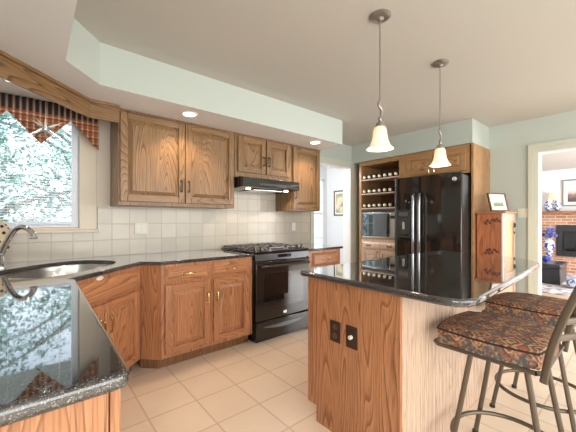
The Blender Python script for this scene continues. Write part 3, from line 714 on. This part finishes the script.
bm = NB(); box(bm, .2925, .300, .385, .40, 1.16, 1.22); box(bm, .2925, .300, .388, .40, 1.08, 1.11); tube(bm, [(.296, .392, 1.165), (.308, .392, 1.175), (.308, .392, 1.205), (.296, .392, 1.215)], .005, 6); part('latch', bm, dark_iron, ht)
def sprig(x0, x1, z, s):
    bm = NB(); n = 7
    tube(bm, spline([(x0, -.003, z-.012*s), ((x0+x1)/2, -.003, z+.004), (x1, -.003, z+.035*s)], 5), .0025, 6)
    for i in range(n):
        t = (i+.5)/n; cx = x0+(x1-x0)*t; cz = z-.012*s+.045*s*t
        a = random.uniform(.4, 1.1)*(1 if i % 2 else -1); L = random.uniform(.045, .07)
        ux, uz = math.cos(a), math.sin(a); vx, vz = -uz, ux
        pts = [(cx, cz), (cx+ux*L*.5+vx*.015, cz+uz*L*.5+vz*.015), (cx+ux*L, cz+uz*L), (cx+ux*L*.5-vx*.015, cz+uz*L*.5-vz*.015)]
        f = [bm.verts.new((p[0], -.004, p[1])) for p in pts]; g_ = [bm.verts.new((p[0], -.0005, p[1])) for p in pts]
        bm.faces.new(f); bm.faces.new(g_)
        for k in range(4): bm.faces.new((f[k], f[(k+1) % 4], g_[(k+1) % 4], g_[k]))
    return bm
spm = plain('dark_sprig_paint', (.13, .045, .03), .5)
part('painted_sprig', sprig(.07, .225, 1.235, 1), spm, ht, smooth=0, label='upper dark leaf sprig'); part('painted_sprig', sprig(.065, .20, .865, 1), spm, ht, smooth=0, label='lower dark leaf sprig')
def framed(name, label, loc, rz, w, h, fr, fmat, art, matw, tilt=0, group=None):
    t_ = thing(name, label, 'picture', loc, rz, group)
    M = Matrix.Rotation(R(-tilt), 4, 'X')
    bm = boxes((-w/2, -w/2+fr, -.012, .008, 0, h), (w/2-fr, w/2, -.012, .008, 0, h), (-w/2+fr, w/2-fr, -.012, .008, 0, fr), (-w/2+fr, w/2-fr, -.012, .008, h-fr, h)); bm.transform(M); part('frame', bm, fmat, t_, bev=.002)
    bm = bbox(-w/2+fr, w/2-fr, -.002, .006, fr, h-fr); bm.transform(M); part('mat_board', bm, white_paper, t_, smooth=0)
    bm = bbox(-w/2+fr+matw, w/2-fr-matw, -.004, -.0022, fr+matw, h-fr-matw); bm.transform(M); part('print', bm, art, t_, smooth=0)
    return t_
def layers(name, stops, noise, z=True):
    m, t, b = nt(name); tcn = N(t, 'ShaderNodeTexCoord'); sp = N(t, 'ShaderNodeSeparateXYZ'); t.links.new(tcn.outputs['Generated'], sp.inputs[0])
    n = N(t, 'ShaderNodeTexNoise'); n.inputs['Scale'].default_value = noise; n.inputs['Detail'].default_value = 4; t.links.new(tcn.outputs['Generated'], n.inputs['Vector'])
    f = mathn(t, 'ADD', sp.outputs[2], mathn(t, 'MULTIPLY', mathn(t, 'SUBTRACT', n.outputs['Fac'], .5), .5))
    r = ramp(t, stops); t.links.new(f, r.inputs[0]); t.links.new(r.outputs[0], b.inputs['Base Color']); b.inputs['Roughness'].default_value = .6
    return m
pf_ = framed('picture_frame', 'small walnut framed landscape print leaning on top of the pine cupboard', (4.36, 1.17, 1.360), -26, .275, .235, .018, frame_wood, layers('landscape_print', [(.2, (.18, .24, .12)), (.45, (.30, .34, .22)), (.55, (.55, .62, .66)), (.9, (.70, .74, .78))], 5), .045, 14)
bm = NB(); box(bm, -.02, .02, .055, .060, 0, .012); bm2 = bm
tube(bm, [(0, .05, .17), (0, .095, .0)], .006, 6); part('easel_leg', bm, frame_wood, pf_)

# ---- island
isl = thing('kitchen_island', 'oak kitchen island with pale bead-board bar side and brown outlets', 'island', (2.3, 1.1, 0))
ix0, ix1, iy0, iy1 = 1.353, 3.10, .772, 1.411
part('end_panel', boxes((ix0, ix0+.02, iy0, iy1, .10, .894), (ix0, ix0+.02, iy0, iy1-.075, 0, .0999)), oakZ, isl, world=True, smooth=0)
part('carcass', bbox(ix0+.021, ix1, iy0+.021, iy1, .10, .894), oakZ, isl, world=True, smooth=0)
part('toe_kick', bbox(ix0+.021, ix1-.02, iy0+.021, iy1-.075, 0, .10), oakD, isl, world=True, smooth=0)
bm = NB(); poly = []; x = ix0+.0205; bw = .045
while x < ix1-.001:
    xe = min(x+bw, ix1); poly += [(x, iy0+.005), (x+.004, iy0), (xe-.004, iy0), (xe, iy0+.005)]; x = xe
poly += [(ix1, iy0+.0195), (ix0+.0205, iy0+.0195)]
prism(bm, poly, 0, .894); part('bead_board', bm, pale_daylit_wood, isl, world=True, smooth=0)
for i, (y0_, kind) in enumerate(((1.18, 'duplex'), (1.06, 'toggle'))):
    pz = .605
    p_ = part('outlet_plate', bbox(ix0-.006, ix0-.0005, y0_-.039, y0_+.039, pz-.062, pz+.062), brown_plastic, isl, world=True, bev=.003, label='brown outlet plate' if i == 0 else 'brown switch plate with a pale toggle')
    if kind == 'duplex':
        for dz in (-.026, .026):
            bm = NB(); lathe(bm, [(.017, 0), (.017, -.003)], (ix0-.006, y0_, pz+dz), 16, 'X'); part('socket', bm, plain('brown_socket', (.10, .06, .045), .4), p_, world=True)
    else:
        bm = NB(); lathe(bm, [(.011, 0), (.012, -.016), (.009, -.020)], (ix0-.006, y0_, pz+.002), 14, 'X'); part('knob', bm, cream_plastic, p_, world=True, label='pale dimmer knob')
poly = round_poly([(1.315, 1.478), (1.305, .452), (3.04, .525), (3.33, .86), (3.31, 1.478)], [.07, .15, .22, .22, .12], 10)
slab('island_countertop', poly, .895, .930, 'black granite island countertop with rounded overhanging corners', (2.3, 1.0, .895))

# ---- bar stools
def make_stool():
    st = thing('bar_stool', 'x', 'bar stool', (0, 0, 0))
    # local: front of the seat towards +y, width along x, centre at origin
    HW, HD, zt, zb = .235, .225, .728, .638
    bm = NB(); nx, ny = 16, 16
    top = {}
    def se(u, v):  # superelliptic footprint
        return (HW*u, HD*v)
    for s, tab in ((1, 't'), (-1, 'b')):
        for i in range(nx+1):
            for j in range(ny+1):
                u = -1+2*i/nx; v = -1+2*j/ny
                # square to rounded square
                x = HW*u*(1-.10*v*v*(abs(u) > 0)*abs(u)); y = HD*v*(1-.10*u*u*abs(v))
                e = (1-abs(u)**5)*(1-abs(v)**5)
                z = (zt-.012*(1-e) - .014*max(0, v)**3 + .006*(1-u*u)) if s > 0 else zb
                top[(tab, i, j)] = bm.verts.new((x, y, z))
        for i in range(nx):
            for j in range(ny):
                q = [top[(tab, i, j)], top[(tab, i+1, j)], top[(tab, i+1, j+1)], top[(tab, i, j+1)]]
                bm.faces.new(q if s > 0 else q[::-1])
    edge = [(i, 0) for i in range(nx)]+[(nx, j) for j in range(ny)]+[(i, ny) for i in range(nx, 0, -1)]+[(0, j) for j in range(ny, 0, -1)]
    for k in range(len(edge)):
        a, b = edge[k], edge[(k+1) % len(edge)]
        bm.faces.new((top[('b',)+a], top[('b',)+b], top[('t',)+b], top[('t',)+a]))
    cush = part('seat_cushion', bm, KILIM, st, smooth=60)
    bm = NB(); pts = [(x*1.012, y*1.008, .703) for x, y in [(top_co.x, top_co.y) for top_co in [Vector((HW*(-1+2*i/nx)*(1-.10*(-1+2*j/ny)**2*abs(-1+2*i/nx)), HD*(-1+2*j/ny)*(1-.10*(-1+2*i/nx)**2*abs(-1+2*j/ny)), 0)) for i, j in edge]]]
    pts.append(pts[0]); tube(bm, pts, .0045, 6, cap=False); part('piping', bm, plain('dark_piping', (.03, .018, .014), .8), cush)
    bm = NB(); pts = [(HW*.965*x, HD*.965*y, .628) for x, y in ((-1, -.9), (-1, .9), (-.9, 1), (.9, 1), (1, .9), (1, -.9), (.9, -1), (-.9, -1), (-1, -.9))]; tube(bm, pts, .011, 8, cap=False)
    box(bm, -HW*.9, HW*.9, -.03, .03, .612, .627); box(bm, -.03, .03, -HD*.9, HD*.9, .6125, .6265); part('seat_frame', bm, stool_metal, st)
    bm = NB(); lathe(bm, [(.085, .590), (.085, .598), (.07, .600), (.07, .608), (.09, .611)], (0, 0, 0), 24); part('swivel_plate', bm, dark_iron, st)
    for sx in (-1, 1):
        for sy in (-1, 1):
            bm = NB()
            tube(bm, [(sx*.163, sy*.108-.045, .617), (sx*.180, sy*.155-.045, .32), (sx*.198, sy*.208-.045, .012)], .0125, 8)
            lg = part('leg', bm, stool_metal, st)
            bm = NB(); lathe(bm, [(.016, 0), (.016, .018), (.012, .02)], (sx*.1985, sy*.2095-.045, 0), 10); part('foot_cap', bm, dark_iron, lg)
    bm = NB(); ring = [(.242*math.cos(a), .242*math.sin(a)-.045, .15) for a in [2*PI*k/40 for k in range(41)]]; tube(bm, ring, .0115, 8, cap=False); part('footrest_ring', bm, stool_metal, st)
    zs = [.600, .74, .88, 1.02, 1.12]; ys = [-.222, -.245, -.285, -.335, -.375]
    for sx in (-1, 1):
        bm = NB(); tube(bm, spline([(sx*HW*.985, y, z) for y, z in zip(ys, zs)], 5), .01, 8, flat=(.0135, .007)); part('back_post', bm, stool_metal, st)
    def yb(z):
        for k in range(4):
            if z <= zs[k+1]: return ys[k]+(ys[k+1]-ys[k])*(z-zs[k])/(zs[k+1]-zs[k])
        return ys[-1]
    for z in (.79, .86, 1.10):
        bm = NB(); tube(bm, spline([(-HW*.98, yb(z), z), (-.10, yb(z)-.055, z), (.10, yb(z)-.055, z), (HW*.98, yb(z), z)], 6), .01, 8, flat=(.005, .014)); part('back_rail', bm, stool_metal, st)
    for x in (-.12, -.04, .04, .12):
        bm = NB(); tube(bm, [(x, yb(.86)-.050, .86), (x, yb(.97)-.054, .97), (x, yb(1.10)-.050, 1.10)], .006, 6); part('back_spindle', bm, stool_metal, st)
    return st
st1 = make_stool(); st1.location = (1.80, .495, 0); st1['label'] = 'nearest bar stool with patterned cushion, closest to the bead-board corner'; st1['group'] = 'bar stools along the island'
st2 = copy_tree(st1); st2.location = (2.55, .50, 0); st2.rotation_euler.z = R(-4); st2['label'] = 'farther bar stool with patterned cushion, partly hidden behind the nearest one'

# ---- pendant lamps
shade_mat, t_, b_ = nt('frosted_pendant_glass'); b_.inputs['Base Color'].default_value = (.90, .78, .62, 1); b_.inputs['Roughness'].default_value = .4
b_.inputs['Transmission Weight'].default_value = .35; b_.inputs['Emission Color'].default_value = (1, .74, .5, 1); b_.inputs['Emission Strength'].default_value = .18
bulb = emit('pendant_bulb_glow', (1, .88, .70), 3)
def pendant():
    p = thing('pendant_lamp', 'x', 'pendant lamp', (0, 0, ZC))
    bm = NB(); lathe(bm, [(.066, 0), (.066, -.006), (.055, -.014), (.025, -.020), (.012, -.032), (.0, -.034)], (0, 0, 0), 28, cap=False); part('canopy', bm, nickel, p)
    bm = NB(); tube(bm, [(0, 0, -.03), (0, 0, -.535)], .0045, 8); part('rod', bm, nickel, p)
    bm = NB(); tube(bm, spline([(0, 0, -.53), (-.013, 0, -.545), (-.012, 0, -.565), (.014, 0, -.585), (.012, 0, -.62), (-.006, 0, -.645), (.013, 0, -.657), (0, 0, -.675)], 5), [.009]*36, 8); part('scroll', bm, nickel, p)
    bm = NB(); lathe(bm, [(.010, -.660), (.026, -.672), (.030, -.692), (.024, -.700)], (0, 0, 0), 20); part('socket_cap', bm, nickel, p)
    bm = NB(); prof = [(.026, -.692), (.036, -.699), (.041, -.72), (.044, -.75), (.050, -.78), (.062, -.808), (.081, -.832)]
    lathe(bm, prof+[(r-.004, z) for r, z in prof[::-1]], (0, 0, 0), 32, cap=False); part('lamp_shade', bm, shade_mat, p, smooth=60)
    bm = NB(); bmesh.ops.create_uvsphere(bm, u_segments=16, v_segments=10, radius=.024); bm.transform(Matrix.Translation((0, 0, -.765))); part('bulb', bm, bulb, p)
    return p
p1 = pendant(); p1.location = (1.656, 1.08, ZC); p1['label'] = 'nearer bell-shaped pendant lamp, left of the two over the island'; p1['group'] = 'pendant lamps over the island'
p2 = copy_tree(p1); p2.location = (2.525, 1.09, ZC); p2['label'] = 'farther bell-shaped pendant lamp, hanging in front of the refrigerator cabinet'
for p in (p1, p2):
    l = bpy.data.lights.new('pendant_light', 'POINT'); l.energy = 3; l.color = (1, .86, .7); l.shadow_soft_size = .03
    lo = bpy.data.objects.new('pendant_light', l); COL.objects.link(lo); lo.location = (p.location.x, p.location.y, ZC-.85)

# ---- recessed lights
can_glow = emit('downlight_glow', (1, .88, .72), 8)
for x, y, lab, pw in ((1.09, 2.70, 'round recessed downlight in the soffit above the large wall cabinet', 21), (2.69, 2.68, 'round recessed downlight at the doorway end of the soffit', 20), (-.10, 2.82, 'round recessed downlight above the sink behind the oak valance board', 8)):
    c_ = thing('recessed_downlight', lab, 'ceiling light', (x, y, ZS-.001), 0, 'recessed downlights in the soffit')
    bm = NB(); lathe(bm, [(.070, 0), (.070, -.004), (.058, -.008), (.055, -.001)], (0, 0, 0), 32, cap=False); part('trim_ring', bm, white_trim, c_)
    bm = NB(); lathe(bm, [(.055, -.001), (.055, -.003), (.0, -.004)], (0, 0, 0), 32, cap=False); part('lens', bm, can_glow, c_)
    l = bpy.data.lights.new('downlight', 'SPOT'); l.energy = pw; l.color = (1, .74, .53); l.spot_size = R(125); l.spot_blend = .6; l.shadow_soft_size = .05
    lo = bpy.data.objects.new('downlight', l); COL.objects.link(lo); lo.location = (x, y, ZS-.02)

# ---- window dressing
bl = thing('window_blind', 'white horizontal mini blind in the kitchen window', 'blind', (-.12, YW+.005, 2.15))
bm = NB(); z = 1.215
while z < 2.13:
    v = [bm.verts.new(p) for p in ((wx0+.055, YW-.004, z), (wx1-.055, YW-.004, z), (wx1-.055, YW+.014, z+.006), (wx0+.055, YW+.014, z+.006))]
    bm.faces.new(v); z += .0215
part('slats', bm, blind_white, bl, world=True, smooth=0, fix=False)
part('head_rail', bbox(wx0+.05, wx1-.05, YW-.012, YW+.016, 2.135, 2.175), blind_white, bl, world=True); part('bottom_rail', bbox(wx0+.055, wx1-.055, YW-.006, YW+.016, 1.193, 1.207), blind_white, bl, world=True)
for x in (-.46, -.16, .17):
    bm = NB(); tube(bm, [(x, YW-.006, 1.2), (x, YW-.006, 2.14)], .0012, 5); part('ladder_cord', bm, blind_white, bl, world=True)
YV = 3.155
va_ = thing('window_valance', 'striped rust and navy fabric valance with zigzag hem over the window', 'valance', (-.1, YV, 2.22))
bm = NB()
def hem(x):
    ph = ((x-.242)/.398) % 1.0
    return 2.095-.222*(1-abs(2*ph-1))
xs = [-.62+i*1.065/220 for i in range(221)]; Za = []; 
for x in xs:
    y = YV-.005+.006*math.sin(x*2*PI/.04)
    Za.append([bm.verts.new((x, y+.004*math.sin(x*31), zz)) for zz in (hem(x), 2.10 if hem(x) < 2.10 else hem(x)+.002, 2.145, 2.222)])
for a, b in zip(Za, Za[1:]):
    for k in range(3): bm.faces.new((a[k], b[k], b[k+1], a[k+1]))
o = part('fabric', bm, VAL, va_, world=False, smooth=60, fix=False)
o.location = (0.1, -YV, -2.22); 
sm_ = o.modifiers.new('cloth', 'SOLIDIFY'); sm_.thickness = .003
part('mounting_board', bbox(-.62, .445, YV+.006, YW-.024, 2.20, 2.222), white_trim, va_, world=True)
# hanging crystal star
sr = thing('star_ornament', 'faceted glass star ornament hanging on a thread in front of the window', 'ornament', (.068, 2.97, 1.955))
bm = NB(); dirs = []
gphi = (1+5**.5)/2
for a in (-1, 1):
    for b in (-1, 1): dirs += [(0, a, b*gphi), (a, b*gphi, 0), (b*gphi, 0, a), (1, a, b), (-1, a, b)]
rnd = random.Random(3)
bmesh.ops.create_icosphere(bm, subdivisions=1, radius=.028)
part('core', bm, crystal, sr, smooth=0)
for k, d_ in enumerate(dirs):
    d_ = Vector(d_).normalized(); L = rnd.uniform(.095, .145); s = d_.orthogonal().normalized(); u = d_.cross(s)
    bm = NB(); base = [bm.verts.new(d_*.02+(s*math.cos(a)+u*math.sin(a))*.010) for a in (0, PI/2, PI, 3*PI/2)]; tip = bm.verts.new(d_*L)
    for i in range(4): bm.faces.new((base[i], base[(i+1) % 4], tip))
    bm.faces.new(base[::-1]); part('star_point', bm, crystal, sr, smooth=0)
bm = NB(); tube(bm, [(0, 0, .06), (0, 0, ZS-1.955)], .0010, 5); part('hanging_thread', bm, white_plastic, sr)

# ---- electrical plates
def plate(name, label, loc, rz, w, h, kind, mat=cream_plastic):
    t_ = thing(name, label, 'outlet' if kind == 'outlet' else 'light switch', loc, rz)
    part('cover_plate', bbox(-w/2, w/2, -.006, 0, -h/2, h/2), mat, t_, bev=.002)
    n = 2 if w > .09 else 1
    for i in range(n):
        x = 0 if n == 1 else (-.023 if i == 0 else .023)
        if kind == 'outlet' :
            for dz in (-.02, .02):
                bm = NB(); lathe(bm, [(.014, 0), (.014, -.003)], (x, -.006, dz), 14, 'Y'); part('socket', bm, white_plastic, t_)
        else:
            part('toggle', bbox(x-.005, x+.005, -.016, -.006, -.012, .012), mat, t_)
plate('wall_outlet', 'cream double outlet on the tile under the large wall cabinet', (.826, YW-.0125, 1.170), 0, .118, .112, 'outlet')
plate('wall_outlet', 'white outlet on the tile backsplash right behind the range', (2.86, YW-.0125, 1.16), 0, .072, .115, 'outlet', white_plastic)
plate('light_switch', 'cream double light switch beside the family room doorway', (XW-.0005, 1.035, 1.345), -90, .118, .118, 'switch')
plate('light_switch', 'white light switch on the dining room wall below the picture', (Xd-.0005, 4.67, 1.30), -90, .072, .115, 'switch', white_plastic)

# ---- dining room picture
framed('wall_picture', 'tall brown framed botanical picture on the dining room wall', (Xd-.010, 4.30, 1.35), -90, .54, .56, .03, frame_wood, blot('botanical_print', (.30, .30, .18), (.78, .68, .50), 6, .6, (.35, .55)), .035)
# ---- family room
fpz = thing('fireplace', 'red brick fireplace with raised hearth in the family room', 'fireplace', (Xf, 1.2, 0))
bm = NB(); y0_, y1_ = -.6, 2.6; o0, o1 = .75, 1.42
for q in ((Xf-.12, Xf-.001, y0_, o0, .30, 1.40), (Xf-.12, Xf-.001, o1, y1_, .30, 1.40), (Xf-.12, Xf-.001, o0, o1, 1.06, 1.40)): box(bm, *q)
part('chimney_breast', bm, brickYZ, fpz, world=True, smooth=0)
part('hearth', bbox(Xf-.52, Xf-.001, y0_, y1_, 0, .32), brickYZ, fpz, world=True, smooth=0)
part('hearth_cap', bbox(Xf-.55, Xf-.121, y0_, y1_, .321, .355), brickXY, fpz, world=True, smooth=0)
part('mantel_shelf', bbox(Xf-.34, Xf-.001, y0_, y1_, 1.401, 1.475), mantel_wood, fpz, world=True, bev=.005)
sur = part('insert_surround', boxes((Xf-.14, Xf-.121, .60, o0+.10, .36, 1.13), (Xf-.14, Xf-.121, o1-.02, o1+.08, .36, 1.13), (Xf-.14, Xf-.121, o0+.10, o1-.02, .98, 1.13), (Xf-.14, Xf-.121, o0+.10, o1-.02, .36, .46)), charcoal, fpz, world=True, bev=.003)
part('firebox', bbox(Xf-.119, Xf-.05, o0+.01, o1-.01, .36, 1.05), dark_iron, fpz, world=True, smooth=0)
part('glass_door', bbox(Xf-.135, Xf-.128, o0+.14, o1-.06, .50, .94), black_glass, sur, world=True)
bluewhite = blot('blue_and_white_porcelain', (.03, .06, .30), (.75, .78, .86), 17, .15, (.42, .52))
lm = thing('table_lamp', 'lit table lamp between the blue and white jars on the mantel', 'lamp', (Xf-.13, 1.555, 1.476))
bm = NB(); lathe(bm, [(.05, 0), (.05, .012), (.015, .03), (.012, .28), (.02, .29)], (0, 0, 0), 16); part('stem', bm, brass, lm)
bm = NB(); lathe(bm, [(.015, .29), (.07, .32), (.085, .38), (.07, .45), (.02, .48)], (0, 0, 0), 20); part('globe', bm, emit('amber_globe_glow', (1, .62, .26), .9), lm)
jar0 = None
for k, (y, lab) in enumerate(((1.635, 'left blue and white porcelain jar on the mantel'), (1.468, 'right blue and white porcelain jar on the mantel'))):
    if k == 0:
        jar0 = thing('ginger_jar', lab, 'jar', (Xf-.25, y, 1.476), 0, 'porcelain jars on the mantel')
        bm = NB(); lathe(bm, [(.05, 0), (.055, .012), (.05, .03), (.078, .10), (.082, .17), (.055, .235), (.04, .25)], (0, 0, 0), 20); part('jar_body', bm, bluewhite, jar0)
        bm = NB(); lathe(bm, [(.045, .251), (.048, .275), (.03, .295), (.012, .30), (.014, .32), (.0, .325)], (0, 0, 0), 18, cap=False); part('lid', bm, bluewhite, jar0)
        bm = NB(); lathe(bm, [(.062, 0), (.062, -.0), (.06, .014), (.05, .016)], (0, 0, 0), 16); part('foot', bm, dark_iron, jar0)
    else:
        j = copy_tree(jar0); j.location = (Xf-.25, y, 1.476); j['label'] = lab
framed('wall_picture', 'large silver framed print hanging above the family room mantel', (Xf-.010, .98, 1.60), -90, .86, .66, .035, silver_frame, layers('figure_print', [(.15, (.10, .08, .08)), (.35, (.25, .18, .16)), (.5, (.75, .45, .36)), (.65, (.72, .66, .6)), (.9, (.78, .76, .72))], 4), .07)
vs = thing('flower_vase', 'blue and white vase of blue flowers on the raised hearth', 'vase', (Xf-.38, 1.60, .356))
bm = NB(); lathe(bm, [(.06, 0), (.065, .02), (.055, .05), (.10, .20), (.115, .30), (.09, .38), (.06, .41), (.075, .44)], (0, 0, 0), 22); part('vase_body', bm, bluewhite, vs)
bm = NB(); rnd = random.Random(5); bmf = NB()
for k in range(16):
    a = rnd.uniform(0, 2*PI); r_ = rnd.uniform(.02, .19); h_ = rnd.uniform(.50, .68)
    tube(bm, [(.02*math.cos(a), .02*math.sin(a), .40), (r_*math.cos(a)*.6, r_*math.sin(a)*.6, h_-.08), (r_*math.cos(a), r_*math.sin(a), h_)], .005, 5)
    q = bmesh.ops.create_icosphere(bmf, subdivisions=1, radius=.045); bmesh.ops.translate(bmf, vec=(r_*math.cos(a), r_*math.sin(a), h_), verts=q['verts'])
part('stems', bm, leafA, vs); part('flowers', bmf, blot('blue_petals', (.04, .05, .30), (.18, .20, .62), 30, .7), vs)
# storage ottoman
ot = thing('ottoman', 'black storage ottoman with lid on the family room rug', 'ottoman', (7.69, 1.65, .012), -90)
part('base', bbox(.01, .56, .01, .71, 0, .30), plain('black_leather', (.025, .025, .03), .32), ot, bev=.015); part('lid', bbox(0, .57, 0, .72, .302, .385), plain('black_leather_lid', (.035, .035, .042), .28), ot, bev=.02)
bm = NB(); rnd = random.Random(8)
bmesh.ops.create_icosphere(bm, subdivisions=3, radius=.14)
for v in bm.verts: v.co.z *= .7; v.co.x *= 1.6; v.co *= 1+rnd.uniform(-.05, .05)
bm.transform(Matrix.Translation((7.62, .86, .108)))
solo('cushion', bm, blot('blue_toile', (.10, .16, .42), (.78, .80, .86), 13, .8, (.42, .54)), 'blue and white patterned cushion on the rug right of the ottoman', 'cushion', (7.62, .86, .012))
bm = NB(); bmesh.ops.create_icosphere(bm, subdivisions=2, radius=.075)
rnd = random.Random(2)
for v in bm.verts: v.co.z *= .8; v.co *= 1+rnd.uniform(-.14, .14)
bm.transform(Matrix.Translation((7.86, 1.33, .475)))
solo('throw', bm, plain('royal_blue_fabric', (.03, .05, .33), .8), 'crumpled royal blue cloth lying on top of the black ottoman', 'cloth', (7.86, 1.33, .398))
rug = tag(link('area_rug', bbox(6.75, 9.55, -.6, 2.4, .0, .011), blot('grey_floral_rug', (.30, .26, .30), (.66, .62, .60), 9, .95), smooth=0), 'grey floral area rug in front of the family room hearth', 'rug')

# ---- garden trees
def tree(label, loc, h, rad, n, seed):
    rnd = random.Random(seed); t_ = thing('tree', label, 'tree', loc, 0, 'trees outside the kitchen window')
    bm = NB(); tube(bm, spline([(0, 0, 0), (.05, 0, h*.3), (-.05, .05, h*.6), (0, 0, h*.95)], 4), [.14, .135, .13, .12, .11, .10, .09, .08, .07, .06, .05, .04, .03], 8)
    ends = []
    for k in range(13):
        z = h*(.18+.06*k); a = rnd.uniform(0, 2*PI); L = rad*rnd.uniform(.6, 1.0)
        p = [(0, 0, z), (L*.5*math.cos(a), L*.5*math.sin(a), z+L*.30), (L*math.cos(a), L*math.sin(a), z+L*.45)]
        tube(bm, spline(p, 3), [.05, .045, .04, .035, .03, .025, .02], 6); ends += [Vector(q) for q in spline(p, 3)[2:]]
    part('trunk', bm, bark, t_)
    bm = NB()
    for k in range(n):
        c = rnd.choice(ends)+Vector((rnd.gauss(0, .32), rnd.gauss(0, .32), rnd.gauss(-.02, .26)))
        u = Vector((rnd.uniform(-1, 1), rnd.uniform(-1, 1), rnd.uniform(-.6, .6))).normalized(); v = u.orthogonal().normalized()
        s = rnd.uniform(.035, .075)
        bm.faces.new([bm.verts.new(c+q) for q in (-u*s, v*s*.45, u*s, -v*s*.45)])
    o = part('foliage', bm, leafA, t_, smooth=0, fix=False); o['kind'] = 'stuff'
tree('leafy tree just outside the left part of the kitchen window', (-.9, 6.4, -.4), 3.9, 1.7, 4200, 4)
tree('leafy tree behind the glass at the middle of the kitchen window', (1.0, 10.4, -.4), 4.6, 2.0, 4200, 9)
tree('leafy tree outside the dining room window', (6.6, 8.6, -.4), 4.2, 1.9, 2200, 14)
